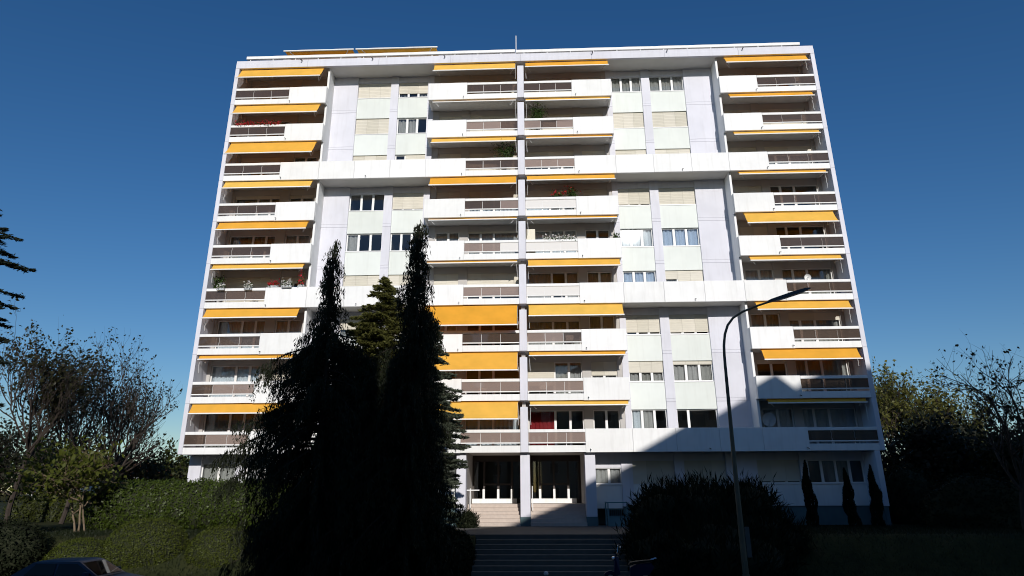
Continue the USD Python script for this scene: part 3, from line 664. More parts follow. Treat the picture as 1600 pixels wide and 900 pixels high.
# ------------------------------------------------------------------ trees and shrubs
wc1 = weeping_conifer('weeping_cypress', 'dark weeping conifer with a bare curved tip, left of the two spires before the facade', (11.3, -10.5, -5.4), (11.3, -10.5, 8.55),
    [(8.6, .06), (8.1, .22), (7.4, .48), (6.5, .45), (5.6, .55), (4.7, 1.0), (3.7, 2.3), (2, 2.5), (0, 2.9), (-1.5, 3.0), (-3.5, 2.7), (-5.4, 2.4)], 'weeping', 11, dens=.85,
    extra=[(.2, math.pi * 1.02, 1.5), (.0, math.pi * .98, 1.4), (.4, math.pi * 1.05, 1.25), (3.7, math.pi, 1.3), (3.4, math.pi * 1.04, 1.2), (2.2, math.pi * .97, 1.25), (1.4, math.pi * 1.03, 1.3), (.8, math.pi, 1.25), (6.6, math.pi * .9, 1.5), (5.6, .1, 1.5)] + [(-3 + .12 * i, .35 * math.sin(i * 2.1), 1.0 + .25 * math.sin(i * 1.3)) for i in range(60)])
wc2 = weeping_conifer('weeping_cypress', 'tallest dark weeping conifer, its shaggy spire reaching the sixth balcony row, right of its twin', (14.95, -10.5, -5.4), (14.95, -10.5, 9.4),
    [(9.4, .12), (8.9, .42), (8, .5), (7, .55), (6.2, .72), (5, 1.0), (4, 1.05), (2.5, 1.15), (0, 1.5), (-3, 2.0), (-5.4, 2.2)], 'weeping', 12,
    extra=[(6.4, math.pi, 1.5), (6.2, math.pi * .93, 1.4), (4.6, 0, 1.1)] + [(-3.5 + .1 * i, math.pi * (1.08 + .22 * math.sin(i * 2.3)), 1.5 + .4 * math.sin(i * 1.7)) for i in range(72)])
spruce('spruce', 'sunlit olive green conifer standing between and behind the two dark weeping spires', (12.15, -5.0, -3.8), (12.15, -5.0, 8.7),
    [(8.7, .05), (8, .6), (7, 1.25), (6, 1.65), (4.5, 2.0), (0, 2.5), (-3.8, 2.7)], 'olive', 21, step=.10, per=4, dens=2.3, size=(.10, .24))
spruce('spruce', 'grey green conifer with sunlit clumps right of the tall weeping tree, beside the entrance', (14.75, -6.0, -3.8), (14.75, -6.0, 6.4),
    [(6.4, .05), (5.4, .7), (4, 1.3), (1.6, 2.0), (-1, 2.1), (-3.0, 2.0), (-3.8, 1.6)], 'blue', 22, step=.12, per=4, size=(.12, .26), dens=1.5)
spruce('fir_tree', 'dark fir at the left edge of the view with layered drooping boughs', (-4.2, -12.0, -5.3), (-4.4, -12.0, 11.4),
    [(11.4, .1), (10.4, .8), (9.2, 1.9), (7.3, 2.9), (6.3, 2.3), (3, 2.6), (0, 2.7), (-5, 2.6)], 'darkfir', 23, step=.42, per=5, size=(.14, .3), dens=1.1, up=.05)
broadleaf('autumn_tree', 'thinning dark tree with red brown top leaves, farthest left behind the garden', (-12.0, 4, -3.8), 12.8, .17, 'autumn', 31, levels=4, kids=(9, 6, 4, 3), nleaf=6.5, spread=.55, upb=.42, lsize=(.13, .28), clump=.16, lead=.5)
broadleaf('autumn_tree', 'thinning dark tree between two others left of the house', (-9.3, 5, -3.8), 12.2, .15, 'sparse', 32, levels=4, kids=(9, 6, 4, 3), nleaf=6, spread=.58, upb=.42, lsize=(.12, .26), clump=.16, lead=.5)
broadleaf('autumn_tree', 'wide half bare tree with upright twigs nearest to the left house corner', (-6.2, 4, -3.8), 11.9, .16, 'sparse', 39, levels=4, kids=(10, 6, 5, 3), nleaf=3.2, spread=.62, upb=.42, lsize=(.11, .22), clump=.08, lead=.48)
broadleaf('small_tree', 'small round yellow green tree on pale forked stems beside the clipped mounds', (-2.2, -4.0, -3.85), 4.6, .05, 'lime', 34, levels=2, kids=(9, 7), nleaf=12, spread=.9, upb=.15, lsize=(.16, .32), wood='palebark', lead=.72, stems=3, clump=.22)
broadleaf('rust_tree', 'low rust and green tree between the far houses and the left house corner', (-11.6, 22, -3.8), 6.0, .10, 'rust', 35, levels=2, kids=(14, 10), nleaf=17, spread=.9, upb=.1, lsize=(.2, .42), clump=.3)
broadleaf('slender_tree', 'tall olive brown slender tree right of the house', (51.2, 20, -3.8), 12.8, .2, 'poplar', 36, kids=(15, 8, 5), nleaf=12, spread=.42, upb=.55, lsize=(.18, .36), clump=.22, lead=.7)
broadleaf('slender_tree', 'shorter olive brown tree beside the tall slender one right of the house', (54.0, 20.5, -3.8), 11.2, .18, 'poplar', 37, kids=(14, 8, 5), nleaf=11, spread=.45, upb=.5, lsize=(.18, .36), clump=.22, lead=.7)
broadleaf('spreading_tree', 'spreading dark tree with crooked bare limbs and few leaf tufts at the right edge', (41.6, -5, -4.0), 9.9, .15, 'sparse', 44, levels=4, kids=(9, 5, 4, 3), nleaf=3.6, spread=.8, upb=.16, lsize=(.10, .22), keep=.7, clump=.09, lead=.46)
LB = [(45.5, 7, 7.6, 0, 'dense dark tree just right of the house, lowest of the right group'), (49.0, 3, 6.8, 1, 'dark bushy tree with yellowing leaves below the slender trees'), (53.5, 0, 7.8, 1, 'dark bushy tree farthest right under the spreading limbs'), (49.5, 11, 7.4, 0, 'dark round tree in the middle of the right group, behind the hedge'), (55.5, 7, 8.2, 0, 'tallest dark bushy tree at the right edge of the view')]
for i, (x, y, h, mt, lab) in enumerate(LB):
    broadleaf('bushy_tree', lab, (x, y, -3.9), h * .86, .11, ('sparse', 'autumn')[mt], 40 + i, levels=2, kids=(20, 13), nleaf=24, spread=1.0, upb=.05, lsize=(.2, .42), clump=.4, lead=.62)
LB = [(-16.5, 10, 7.4, 'dark bushy tree at the left edge behind the garden house wall'), (-12.0, 10.5, 6.6, 'dark bushy tree under the red topped autumn tree'), (-8.2, 9, 5.2, 'low dark bushy tree under the half bare tree')]
for i, (x, y, h, lab) in enumerate(LB):
    broadleaf('bushy_tree', lab, (x, y, -3.8), h, .10, ('sparse', 'sparse', 'autumn')[i], 46 + i, levels=2, kids=(18, 12), nleaf=14, spread=1.0, upb=.05, lsize=(.18, .36), clump=.4, lead=.62)
bush('hedge', 'tall glossy laurel hedge in sun at the left end of the house', [((x, -2.5, -2.68 + dz), (.95, .95, 1.22)) for x, dz in zip(np.arange(-1.9, 8.5, .8), [-.14, 0, .06, .02, .07, .03, .08, .05, .02, .06, .03, .05, .0])], 'laurel', 51, 46000, (.08, .16), 'hedge', base=(2, -2.5, -3.9), amp=.12)
bush('clipped_shrub', 'largest clipped round shrub before the laurel hedge', [((3.5, -8.0, -4.3), (1.75, 1.25, 1.25))], 'mound', 52, 15000, (.05, .10), amp=.08, jitter=.025)
bush('clipped_shrub', 'clipped shrub half hidden by the dark conifer boughs', [((6.7, -8.0, -4.4), (1.35, 1.2, 1.05))], 'mound', 53, 10000, (.05, .10), amp=.08, jitter=.025)
bush('clipped_shrub', 'low clipped shrub sloping down to the blue car', [((1.2, -8.7, -4.9), (1.4, 1.15, 1.1))], 'mound', 54, 11000, (.05, .10), amp=.08, jitter=.025)
bush('juniper', 'big sprawling dark juniper with spiky shoots right of the steps', [((27.0, -7.0, -3.3), (2.4, 1.6, 1.55)), ((25.2, -7.2, -3.6), (1.5, 1.4, 1.4)), ((28.7, -7.0, -3.4), (1.3, 1.4, 1.5)), ((28.0, -7.9, -4.0), (2.6, 1.6, 1.3)), ((25.6, -9.0, -4.6), (1.9, 1.5, 1.35)), ((27.0, -9.6, -4.7), (2.0, 1.5, 1.35))], 'juniper', 55, 42000, (.2, .62), aspect=.11, upward=.9, base=(27, -7, -4.6), jitter=.24, amp=.46)
bush('hedge', 'dark shaded hedge along the right foot of the house', [((41.0, -2.6, -3.0), (2.6, 1.1, 1.6)), ((40.6, 2.5, -2.6), (1.5, 1.4, 1.9)), ((45.5, -2.2, -3.0), (2.8, 1.2, 1.7)), ((49.8, -2.4, -3.0), (2.8, 1.2, 1.6)), ((54, -2.4, -3.0), (2.8, 1.2, 1.8))], 'juniper', 57, 26000, (.10, .22), 'hedge', base=(47, -2.4, -3.9), amp=.3, jitter=.1)
bush('hedge', 'dark shaded hedge at the bottom left under the fir', [((-5.6, -9.0, -3.9), (2.4, 1.2, 1.35)), ((-2.2, -9.2, -4.2), (2.0, 1.2, 1.2))], 'juniper', 58, 16000, (.08, .18), 'hedge', base=(-4, -9, -4.6), amp=.25, jitter=.08)
bush('clipped_shrub', 'dark low shrub at the foot of the weeping conifers beside the steps', [((16.3, -8.6, -4.7), (1.0, 1.6, 1.3))], 'juniper', 59, 9000, (.08, .2), amp=.2, jitter=.06)
bush('rusty_shrub', 'rust brown shrub before the pale garden house, under the small yellow green tree', [((-12.6, 8.5, -2.9), (1.1, .8, 1.3)), ((-10.6, 8.5, -3.1), (1.2, .8, 1.2)), ((-14.6, 8.7, -3.2), (.9, .8, 1.0))], 'rust', 61, 9000, (.1, .22), base=(-12.6, 8.5, -3.85), amp=.3, jitter=.12)
bush('arching_shrub', 'small arching shrub beside the entrance steps under the grey green conifer', [((16.3, -1.2, -3.5), (.45, .4, .42))], 'juniper', 56, 2400, (.12, .4), aspect=.12, upward=.7, jitter=.12, amp=.3)
for i, (x, h, lab) in enumerate([(33.75, 3.15, 'columnar cypress by the right ground floor windows, leftmost of three'), (35.8, 2.75, 'columnar cypress by the right ground floor windows, middle of three'), (37.05, 2.9, 'columnar cypress by the right ground floor windows, nearest the house corner')]):
    g = np.random.default_rng(60 + i); t = T('columnar_cypress', lab, 'tree', (x, -1.2, GZ))
    t.part('trunk', B().bar((x, -1.2, GZ - .1), (x, -1.2, GZ + h * .8), .035), 'bark')
    n = 5200; u = g.uniform(0, 1, n) ** .85; rr = .27 * np.clip(np.minimum(1, (1 - u) * 2.0) ** .8, .03, 1) * (.7 + .3 * g.uniform(size=n)); a = g.uniform(0, 2 * np.pi, n); rr = rr * (1 + .28 * np.sin(u * (7 + i) + 2.0 * i + a) + .15 * np.sin(u * 23 + i + 2 * a))
    Cc = np.stack([x + (.05, -.07, .03)[i] * u + rr * np.cos(a), -1.2 + rr * np.sin(a), GZ + .05 + u * h], 1)
    t.part('crown', leaves(Cc, np.stack([.25 * np.cos(a), .25 * np.sin(a), np.ones(n)], 1) + g.normal(size=(n, 3)) * .2, g.uniform(.1, .24, n), .04, g), 'juniper')
# added unseen conifers, shaped along the sun direction to shade the two weeping ones
SH = np.array([math.tan(SUN_AZ), -1.0, math.tan(SUN_EL) / math.cos(SUN_AZ)]) * 32.0
for i, (src, lab) in enumerate(((((11.3, 8.55), [(8.6, .2), (8.1, .45), (7.4, .65), (5.6, .8), (4.7, 1.3), (3.7, 2.6), (0, 3.0), (-3, 3.2), (-5.4, 2.4), (-8.5, .9)]), 'added unseen conifer behind the viewer to shade the weeping pair, the left one of two'), (((14.95, 9.4), [(9.5, .25), (8.9, .6), (7, .75), (6.2, .9), (5, 1.2), (4, 1.2), (2.5, 1.3), (0, 1.7), (-3, 2.2), (-5.4, 2.0), (-8.5, .8)]), 'added unseen conifer behind the viewer to shade the weeping pair, the right one of two'))):
    (x, zt), pf = src; zt -= 1.1; g = np.random.default_rng(90 + i); bs = np.array([x + SH[0], -10.5 + SH[1], -3.75]); t = T('shade_conifer', lab, 'tree', bs)
    t.part('trunk', B().bar(bs, (bs[0], bs[1], zt + SH[2]), .2), 'conbark')
    n = 42000; zz = g.uniform(-8.5, zt, n * 2); rp_ = .8 * np.array([interp(pf, q) for q in zz]); keep = g.uniform(size=2 * n) < rp_ / 3.2; zz, rp_ = zz[keep], rp_[keep]; a = g.uniform(0, 2 * np.pi, len(zz)); q = np.sqrt(g.uniform(size=len(zz)))
    Cc = np.stack([bs[0] + rp_ * q * np.cos(a), bs[1] + rp_ * q * np.sin(a), zz + SH[2]], 1)
    t.part('crown', leaves(Cc, rand_dirs(g, len(Cc)), g.uniform(.25, .5, len(Cc)), .16, g), 'darkfir')
# far wood along the horizon: one mass
g = np.random.default_rng(70); C = []
for x in np.arange(-150, 200, 5.0):
    y = 120 + 14 * math.sin(x * .05); h = 7.5 + 3.0 * g.uniform() + 1.5 * math.sin(x * .11); m_ = 420
    d = rand_dirs(g, m_); C.append(np.array([x, y, -3.8 + h * .5]) + d * np.array([4.2, 3.5, h * .55]) * g.uniform(.75, 1.05, (m_, 1)))
C = np.concatenate(C)
struct('far_wood', leaves(C, rand_dirs(g, len(C)), g.uniform(.9, 1.8, len(C)), g.uniform(.6, 1.1, len(C)), g), 'autumn', kind='stuff', label='far-off wood along the horizon behind the house', cat='wood')
# grass on the slope beside the steps
g = np.random.default_rng(71); n = 60000
gxx = g.uniform(-8, 42, n); gyy = g.uniform(-10.6, -.2, n); ok = ~((gxx > 15) & (gxx < 27.6) & (gyy > -11)); gxx, gyy = gxx[ok], gyy[ok]
gz = ground_z(gxx, gyy)
struct('grass', leaves(np.stack([gxx, gyy, gz + .05], 1), np.stack([g.normal(size=len(gz)) * .5, g.normal(size=len(gz)) * .5, np.ones(len(gz))], 1), g.uniform(.1, .22, len(gz)), .02, g), 'grass', kind='stuff', label='rough grass on the bank before the house', cat='grass')

# ------------------------------------------------------------------ lamp, vehicles, small things
lp = np.array([(27.1, -12, SZ + .1), (27.1, -12, SZ + 1.3), (27.12, -12, -1.0), (27.15, -12, .9), (27.18, -12, 2.77), (27.21, -12, 3.26), (27.29, -12, 3.7), (27.44, -12, 4.07), (27.68, -12, 4.36), (28.07, -12, 4.60), (28.72, -12, 4.85), (29.2, -12, 5.0)])
lr = np.array([.11, .105, .08, .068, .055, .052, .05, .048, .046, .044, .04, .038])
L = T('street_lamp', 'slim street lamp with a bent neck and flat dark head before the right bays', 'street lamp', (27.1, -12, SZ + .12))
L.part('pole', poly_tubes([lp], [lr], 12), 'lamp', smooth=40)
L.part('base_collar', poly_tubes([np.array([(27.1, -12, SZ + .12), (27.1, -12, SZ + .55)])], [np.array([.15, .14])], 12), 'lamp')
d = np.array([1.70, 0, .53]); d /= np.linalg.norm(d); q0 = np.array([29.1, -12, 4.98])
hv = []
for s, w, h in ((0, .07, .05), (.15, .11, .07), (1.0, .15, .085), (1.6, .13, .07), (1.8, .07, .035)):
    c = q0 + d * s; nz = np.array([-d[2], 0, d[0]])
    hv += [c + nz * h + np.array([0, w * .6, 0]), c + nz * h - np.array([0, w * .6, 0]), c - nz * h * .6 + np.array([0, w, 0]), c - nz * h * .6 - np.array([0, w, 0])]
hd = L.part('lamp_head', trimesh.convex.convex_hull(np.array(hv)), 'lampdark')
hv = [q0 + d * s - np.array([-d[2], 0, d[0]]) * k + np.array([0, y, 0]) for s in (.3, 1.5) for y in (-.1, .1) for k in (.045, .075)]
L.part('diffuser', trimesh.convex.convex_hull(np.array(hv)), 'plate', hd)
L.part('door_cover', B().box(27.05, 27.15, -12.12, -12.09, SZ + .6, SZ + 1.0), 'lamp')
L.part('notice_plate', rbox(27.21, 27.38, -12.03, -12.0, -4.25, -3.25, .01), 'sign')
L.part('plate_bracket', B().bar((27.08, -12, -3.5), (27.3, -12, -3.5), .02).bar((27.08, -12, -4.0), (27.3, -12, -4.0), .02), 'lampdark')

def wheel(c, r, w, axis=1, n=20):
    t = np.arange(n) * 2 * np.pi / n; prof = [(r * .62, -w / 2), (r * .95, -w / 2), (r, -w * .3), (r, w * .3), (r * .95, w / 2), (r * .62, w / 2)]
    v = np.array([[p * math.cos(a), o, p * math.sin(a)] for a in t for p, o in prof]) + np.array(c); k = len(prof); f = []
    for i in range(n):
        for j in range(k):
            a, b = i * k + j, i * k + (j + 1) % k; c2, d2 = ((i + 1) % n) * k + j, ((i + 1) % n) * k + (j + 1) % k; f += [[a, c2, d2], [a, d2, b]]
    hub = np.array([[r * .62 * math.cos(a), o, r * .62 * math.sin(a)] for o in (-w * .35, w * .35) for a in t] + [[0, -w * .4, 0], [0, w * .4, 0]]) + np.array(c)
    hf = [[i, (i + 1) % n, 2 * n] for i in range(n)] + [[n + (i + 1) % n, n + i, 2 * n + 1] for i in range(n)]
    return (v, np.array(f)), (hub, np.array(hf))
cx, cyy, cz = 5.2, -14.8, SZ - .06
C = T('parked_car', 'blue saloon car parked at the kerb in the bottom left corner', 'car', (cx, cyy, cz))
def hull(pts): return trimesh.convex.convex_hull(np.array(pts) + np.array([cx, cyy, cz]))
low = [(x, s * w, z) for s in (-1, 1) for x, w, z in ((-2.05, .70, .35), (-2.1, .72, .62), (-1.95, .74, .88), (-1.2, .80, .93), (.9, .80, .93), (1.9, .72, .78), (2.1, .66, .60), (2.08, .66, .34), (1.4, .80, .22), (-1.4, .80, .22), (0, .84, .6))]
body = C.part('body', hull(low), 'carblue', smooth=35)
C.part('cabin', hull([(x, s * w, z) for s in (-1, 1) for x, w, z in ((-1.75, .70, .92), (1.12, .72, .92), (-1.1, .60, 1.32), (.38, .60, 1.34), (-.9, .5, 1.37), (.2, .5, 1.385))]), 'carblue', smooth=35)
def quad(a, b, c, dd): 
    v = np.array([a, b, c, dd]) + np.array([cx, cyy, cz]); nn = np.cross(v[1] - v[0], v[2] - v[0]); nn /= np.linalg.norm(nn)
    return np.concatenate([v + nn * .008, v - nn * .004]), np.array([[0, 1, 2], [0, 2, 3], [4, 6, 5], [4, 7, 6], [0, 4, 5], [0, 5, 1], [1, 5, 6], [1, 6, 2], [2, 6, 7], [2, 7, 3], [3, 7, 4], [3, 4, 0]])
C.part('windscreen', quad((1.06, -.64, .965), (1.06, .64, .965), (.44, .54, 1.30), (.44, -.54, 1.30)), 'carglass')
C.part('rear_window', quad((-1.68, .62, .965), (-1.68, -.62, .965), (-1.16, -.53, 1.28), (-1.16, .53, 1.28)), 'carglass')
for s in (-1, 1):
    for x0, x1, t0, t1 in ((-1.25, -.32, -.98, -.34), (-.26, .92, -.24, .33)):
        a = [(x0, s * .716, .965), (x1, s * .716, .965), (t1, s * .622, 1.28), (t0, s * .622, 1.28)]
        C.part('side_window', quad(*(a if s < 0 else a[::-1])), 'carglass')
    C.part('door_handle', hull([(x, s * (.81 + o), z) for x in (-.35, -.2) for o in (0, .03) for z in (.78, .81)]), 'chrome')
    C.part('headlight', hull([(x, s * y, z) for x in (1.98, 2.09) for y in (.42, .64) for z in (.56, .68)]), 'plate')
    C.part('tail_light', hull([(x, s * y, z) for x in (-2.10, -2.0) for y in (.42, .66) for z in (.6, .75)]), 'red')
    C.part('door_mirror', hull([(x, s * y, z) for x in (.72, .84) for y in (.76, .93) for z in (.95, 1.06)]), 'carblue')
    for x in (-1.25, 1.3):
        ty, hb = wheel((cx + x, cyy + s * .74, cz + .29), .29, .17)
        w_ = C.part('wheel', ty, 'rubber'); C.part('rim', hb, 'plate', w_)
for x in (-2.13, 2.11): C.part('bumper', hull([(x + o, y, z) for o in (-.05, .05) for y in (-.7, .7) for z in (.36, .48)]), 'black')

sx, sy, sz = 23.1, -11.4, SZ + .12
S = T('motor_scooter', 'dark blue motor scooter with chrome mirrors parked below the steps', 'scooter', (sx, sy, sz))
def shull(pts): return trimesh.convex.convex_hull(np.array(pts) + np.array([sx, sy, sz]))
for x in (-.62, .62):
    ty, hb = wheel((sx + x, sy, sz + .23), .23, .10); w_ = S.part('wheel', ty, 'rubber'); S.part('rim', hb, 'plate', w_)
S.part('front_shield', shull([(x, y, z) for x, w, z in ((-.50, .10, .25), (-.42, .20, .35), (-.36, .22, .70), (-.42, .14, .98), (-.30, .10, .95), (-.28, .2, .4)) for y in (-w, w)]), 'bikeblue', smooth=40)
S.part('front_mudguard', shull([(-.62 + .27 * math.cos(a), y, .23 + .27 * math.sin(a)) for a in np.linspace(.6, 2.6, 6) for y in (-.07, .07)]), 'bikeblue', smooth=40)
S.part('floor_board', shull([(x, y, z) for x in (-.35, .2) for y in (-.17, .17) for z in (.26, .31)]), 'black')
S.part('rear_body', shull([(x, y, z) for x, w, z in ((.08, .13, .3), (.10, .14, .62), (.35, .18, .72), (.85, .14, .76), (.95, .08, .62), (.75, .14, .38)) for y in (-w, w)]), 'bikeblue', smooth=40)
S.part('seat', shull([(x, y, z) for x, w, z in ((.05, .10, .70), (.10, .13, .78), (.45, .14, .83), (.85, .12, .86), (.92, .10, .80)) for y in (-w, w)]), 'black', smooth=40)
O = np.array([sx, sy, sz])
hb_ = S.part('handlebar', B().bar(O + [-.44, 0, .92], O + [-.36, 0, 1.06], .03).bar(O + [-.30, -.34, 1.08], O + [-.36, 0, 1.05], .018).bar(O + [-.30, .34, 1.08], O + [-.36, 0, 1.05], .018), 'black')
for s in (-1, 1):
    S.part('mirror', B().mesh(trimesh.creation.icosphere(subdivisions=2, radius=1).apply_transform(np.diag([.025, .06, .045, 1])).apply_translation(O + [-.26, s * .36, 1.28])).bar(O + [-.30, s * .25, 1.08], O + [-.26, s * .34, 1.26], .008), 'chrome', hb_)
S.part('headlight', trimesh.creation.icosphere(subdivisions=2, radius=.08).apply_translation(O + [-.47, 0, .90]), 'chrome')
S.part('luggage_rack', B().bar(O + [.85, -.1, .86], O + [1.05, -.1, .92], .01).bar(O + [.85, .1, .86], O + [1.05, .1, .92], .01).bar(O + [1.05, -.1, .92], O + [1.05, .1, .92], .01), 'chrome')
S.part('exhaust', B().bar(O + [.3, -.16, .2], O + [.85, -.18, .26], .05, 10), 'chrome')
S.part('stand', B().bar(O + [.1, -.12, .28], O + [.05, -.2, 0], .012).bar(O + [.1, .12, .28], O + [.05, .2, 0], .012), 'chrome')

b = T('bollard', 'low round bollard with a pale cap at the foot of the steps', 'bollard', (20.19, -11.3, SZ + .12))
b.part('post', trimesh.creation.cylinder(radius=.07, height=.38, sections=16).apply_translation((20.19, -11.3, SZ + .31)), 'black')
b.part('cap', trimesh.creation.icosphere(subdivisions=2, radius=.085).apply_translation((20.19, -11.3, SZ + .51)), 'plate')
rl = T('railing', 'teal metal railing round the basement stair right of the entrance', 'railing', (23.7, .2, GZ))
for x, y in ((23.66, -.1), (24.66, -.1), (23.66, 1.2)): rl.part('post', B().box(x - .03, x + .03, y - .03, y + .03, GZ - .1, -2.62), 'teal')
rl.part('top_rail', B().box(23.64, 24.69, -.13, -.07, -2.62, -2.57).box(23.63, 23.69, -.066, 1.3, -2.62, -2.57), 'teal')
rl.part('lower_rail', B().box(23.69, 24.63, -.12, -.08, -3.30, -3.26), 'teal')
rl.part('panel', B().box(23.69, 24.63, -.11, -.09, GZ - .05, -3.32), 'teal')

# ---- plants and things on the balconies
def pot(t, x, y, z, r=.16, h=.28, mat='terracotta'):
    pr = np.array([(.0, 0), (r * .72, 0), (r, h * .85), (r * 1.1, h * .85), (r * 1.1, h), (r * .9, h), (r * .85, h * .8), (0, h * .8)])
    return t.part('pot', trimesh.creation.revolve(pr, sections=16).apply_translation((x, y, z)), mat)
def pot_plant(label, x, y, zf, top, rad, mat, seed, flower=None, group=None, n=420, size=(.12, .24)):
    g = np.random.default_rng(seed); t = T('potted_plant', label, 'plant', (x, y, zf), group); pot(t, x, y, zf)
    st = [np.array([(x, y, zf + .2), (x + dx * .4, y + dy * .4, zf + .2 + (top - zf) * .5), (x + dx, y + dy, top - .1)]) for dx, dy in g.normal(size=(7, 2)) * rad * .55]
    t.part('stems', poly_tubes(st, [np.array([.012, .009, .004])] * 7, 4), 'bark', kind='stuff')
    k = g.integers(0, 7, n); u = g.uniform(.8, 2, n); i = np.minimum(u.astype(int), 1); P = np.array(st)
    c = P[k, i] + (P[k, i + 1] - P[k, i]) * (u - i)[:, None] + g.normal(size=(n, 3)) * rad * .32
    t.part('leaves', leaves(c, rand_dirs(g, n) + [0, 0, -.3], g.uniform(*size, n), g.uniform(.04, .08, n), g), mat)
    if flower:
        m_ = 60; c = P[g.integers(0, 7, m_), 2] + g.normal(size=(m_, 3)) * [rad * .6, .1, .12]
        t.part('flowers', leaves(c, rand_dirs(g, m_), .10, .09, g), flower, kind='stuff')
def flower_box(label, x0, x1, y, z, seed, flower, h=.22, group=None):
    g = np.random.default_rng(seed); xm = (x0 + x1) / 2; t = T('flower_box', label, 'flower box', (xm, y, z), group)
    t.part('trough', rbox(x0, x1, y - .08, y + .08, z, z + .15, .012), 'plate')
    n = int(260 * (x1 - x0)) + 60; c = np.stack([g.uniform(x0, x1, n), y + g.normal(size=n) * .09, z + .14 + np.abs(g.normal(size=n)) * h * .6 - .12 * (g.uniform(size=n) < .3)], 1)
    t.part('leaves', leaves(c, rand_dirs(g, n), g.uniform(.06, .13, n), .06, g), 'houseplant')
    m_ = int(150 * (x1 - x0)) + 30; c = np.stack([g.uniform(x0, x1, m_), y - .05 + g.normal(size=m_) * .09, z + .12 + np.abs(g.normal(size=m_)) * h * .8], 1)
    t.part('flowers', leaves(c, rand_dirs(g, m_), .09, .08, g), flower, kind='stuff')
pot_plant('tall leafy pot plant above the rail beside the pillar, second row from top', 20.3, .55, 19.82, 22.05, .55, 'houseplant', 81, n=620)
pot_plant('leafy pot plant left of the pillar on the third row, under an orange blind', 18.2, .7, 17.02, 19.25, .55, 'houseplant', 82, n=620)
pot_plant('red flowering pot plant right of the pillar, left one of two on the fourth row', 21.6, .7, 14.22, 15.85, .3, 'houseplant', 83, 'red_flower')
pot_plant('red flowering pot plant, taller and farther right of two on the fourth row', 22.5, .7, 14.22, 16.1, .3, 'houseplant', 84, 'red_flower')
pot_plant('small pot plant at the right end of the middle balcony, fifth row', 25.0, .35, 11.42, 12.9, .18, 'houseplant', 85, n=160)
pot_plant('dark leafy plant against the left end wall, sixth balcony row', .55, .7, 8.62, 10.6, .3, 'houseplant', 86)
flower_box('long box of red flowers along the left rail, second balcony row', .5, 3.6, .10, 20.66, 87, 'red_flower', .2)
flower_box('long flower box on the rail right of the pillar, fifth balcony row', 20.5, 22.5, .12, 12.28, 88, 'white_flower', .16)
flower_box('small white flowered box hung near the left house edge, sixth balcony row', .95, 1.4, -.12, 9.46, 89, 'white_flower', .2)
flower_box('small leafy box with pale flowers in the middle of the left rail, sixth row', 2.6, 3.05, -.12, 9.46, 90, 'white_flower', .22)
flower_box('box of pink red flowers on the left parapet, sixth row, left of the white one', 3.95, 4.6, .05, 9.64, 91, 'red_flower', .18)
flower_box('box of white flowers on the left parapet between two red ones, sixth row', 4.85, 5.45, -.10, 9.58, 92, 'white_flower', .22)
flower_box('tall clump of red flowers beside the left dividing wall, sixth balcony row', 5.75, 6.15, .05, 9.64, 93, 'red_flower', .42)
def dish(label, c, r, mat, wire=False):
    t = T('satellite_dish', label, 'dish', (c[0], c[1], c[2] - r - .3)); pr = np.array([(0, .0), (r * .5, .03), (r * .85, .09), (r, .13), (r, .14), (r * .84, .105), (r * .5, .045), (0, .015)])
    mm = trimesh.creation.revolve(pr, sections=24); mm.apply_transform(trimesh.transformations.rotation_matrix(math.radians(100), (1, 0, 0))); mm.apply_translation(c); t.part('bowl', mm, mat)
    t.part('stand', B().bar((c[0], c[1] + .06, c[2]), (c[0], c[1] + .15, c[2] - r - .8), .02), 'alu')
    t.part('feed_arm', B().bar((c[0], c[1] - .02, c[2] - r), (c[0], c[1] - r * .9, c[2] - .05), .012).box(c[0] - .03, c[0] + .03, c[1] - r * .9 - .05, c[1] - r * .9 + .03, c[2] - .08, c[2] - .01), 'plate')
dish('small white dish on the right balcony above the lamp head', (36.2, .75, 9.98), .2, 'white')
dish('big pale dish in shade on the lowest right balcony', (32.95, .95, 1.75), .38, 'plate')
cb = T('cabinet', 'beige balcony cabinet right of the pillar, fifth row', 'cabinet', (19.8, .6, 11.415))
cb.part('body', rbox(19.55, 20.07, .45, .85, 11.43, 13.3, .015), 'board'); cb.part('door', rbox(19.57, 19.805, .435, .449, 11.5, 13.24, .005), 'board'); cb.part('door', rbox(19.815, 20.05, .435, .449, 11.5, 13.24, .005), 'board')
cb.part('handle', B().box(19.78, 19.795, .42, .434, 12.3, 12.45), 'alu')
def chair(x, y, z, label, src=None):
    if src: return copy(src, 'garden_chair', label, 'chair', (x, y, z))
    t = T('garden_chair', label, 'chair', (x, y, z)); P = lambda a, b2, c: (x + a, y + b2, z + c)
    t.part('seat', rbox(x - .24, x + .24, y - .22, y + .24, z + .42, z + .45, .01), 'white')
    t.part('backrest', rbox(x - .24, x + .24, y + .22, y + .26, z + .46, z + .92, .01), 'white')
    for a in (-.21, .21):
        for b2 in (-.19, .21): t.part('leg', B().bar(P(a, b2, .42), P(a * 1.1, b2 * 1.15, 0), .018), 'white')
        t.part('armrest', B().box(x + a - .03 + np.sign(a) * .04, x + a + .03 + np.sign(a) * .04, y - .2, y + .24, z + .64, z + .67), 'white')
    return t
ch = chair(20.4, .9, 3.02, 'white garden chair behind the smoked screen right of the pillar, eighth row')
chair(16.9, .9, 3.02, 'white garden chair behind the screen left of the pillar, eighth row', ch)
chair(22.0, .85, 5.82, 'white garden chair behind the screen right of the pillar, seventh row', ch)
tb = T('garden_table', 'white round garden table behind the screen left of the pillar, eighth row', 'table', (17.6, .8, 3.02))
tb.part('table_top', trimesh.creation.cylinder(radius=.42, height=.03, sections=24).apply_translation((17.6, .8, 3.72)), 'white')
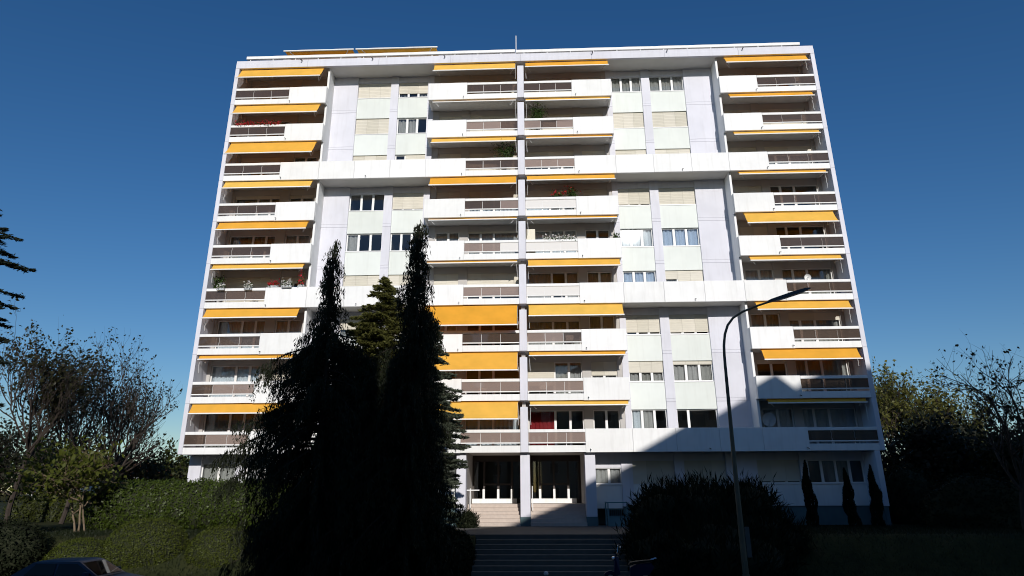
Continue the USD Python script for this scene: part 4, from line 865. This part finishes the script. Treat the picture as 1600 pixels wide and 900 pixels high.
tb.part('leg', B().bar((17.6, .8, 3.02), (17.6, .8, 3.71), .03), 'white'); tb.part('foot', trimesh.creation.cylinder(radius=.22, height=.03, sections=20).apply_translation((17.6, .8, 3.035)), 'white')

# ---- far houses on the left, and the houses across the street whose shade falls on the foot of the facade
def gable_house(name, label, x0, x1, y0, y1, zb, ze, zr, wall='render', ridge='x', group=None, px=None):
    t = T(name, label, 'house', ((x0 + x1) / 2, (y0 + y1) / 2, zb), group)
    t.part('wall', B().box(x0, x1, y0, y1, zb, ze), wall)
    o = .35
    if ridge == 'x':
        ym = (y0 + y1) / 2; sec = [(y0 - o, ze - .15), (ym, zr), (y1 + o, ze - .15)]; v = [(x, y, z) for x in (x0 - o, x1 + o) for y, z in sec]
    else:
        xm = px if px is not None else (x0 + x1) / 2; sec = [(x0 - o, ze - .15), (xm, zr), (x1 + o, ze - .15)]; v = [(x, y, z) for y in (y0 - o, y1 + o) for x, z in sec]
    t.part('roof', trimesh.convex.convex_hull(np.array(v + [(a, b2, c + .01) for a, b2, c in v])), 'tile')
    n = max(1, int((x1 - x0) / 3)); lv = max(1, int((ze - zb) / 2.9))
    for side, yy in ((-1, y0), (1, y1)):
        for l in range(lv):
            for i in range(n):
                xc_ = x0 + (i + .5) * (x1 - x0) / n; zc_ = zb + 1.6 + l * 2.9
                w_ = t.part('window', B().box(xc_ - .6, xc_ + .6, yy - .03, yy + .03, zc_ - .7, zc_ + .7), 'frame'); t.part('pane', B().box(xc_ - .52, xc_ + .52, yy + side * .035 - .004, yy + side * .035 + .004, zc_ - .62, zc_ + .62), 'shadeframe_darkpane', w_)
    return t
gable_house('garden_house', 'small pale house behind the small tree, far left', -18.6, -14.8, 14, 20, -3.8, -.6, .5, 'white', 'y')
gable_house('far_house', 'distant white house with a red roof, left of the apartment house', -70, -62, 110, 118, -3.8, 1.8, 4.4, 'white', 'x')
gable_house('far_house', 'distant cream house low behind the hedge, left of the apartment house', -56, -50, 114, 121, -3.8, .8, 3.0, 'render', 'x')
gable_house('street_house', 'tall gabled house across the street, behind the viewer to the right', 20.6, 52.0, -53, -40.4, -3.75, 10.0, 20.1, 'render', 'y', px=39.65)
t = T('street_house', 'high hip roofed house in the second row across the street, behind the gabled one', 'house', (55, -60, -3.75))
t.part('wall', B().box(40.5, 72, -66, -53.4, -3.75, 21.5), 'render')
t.part('roof', trimesh.convex.convex_hull(np.array([(x, y, z) for y in (-66.3, -53.2) for x, z in ((40.0, 21.5), (40.3, 23.1), (44.6, 25.7), (66, 25.7), (72.4, 22), (72.4, 21.5))])), 'tile')
gable_house('street_house', 'long low house across the street, behind the viewer to the left', -34, 19.5, -56, -46, -3.75, 8.0, 11.2, 'render', 'x')
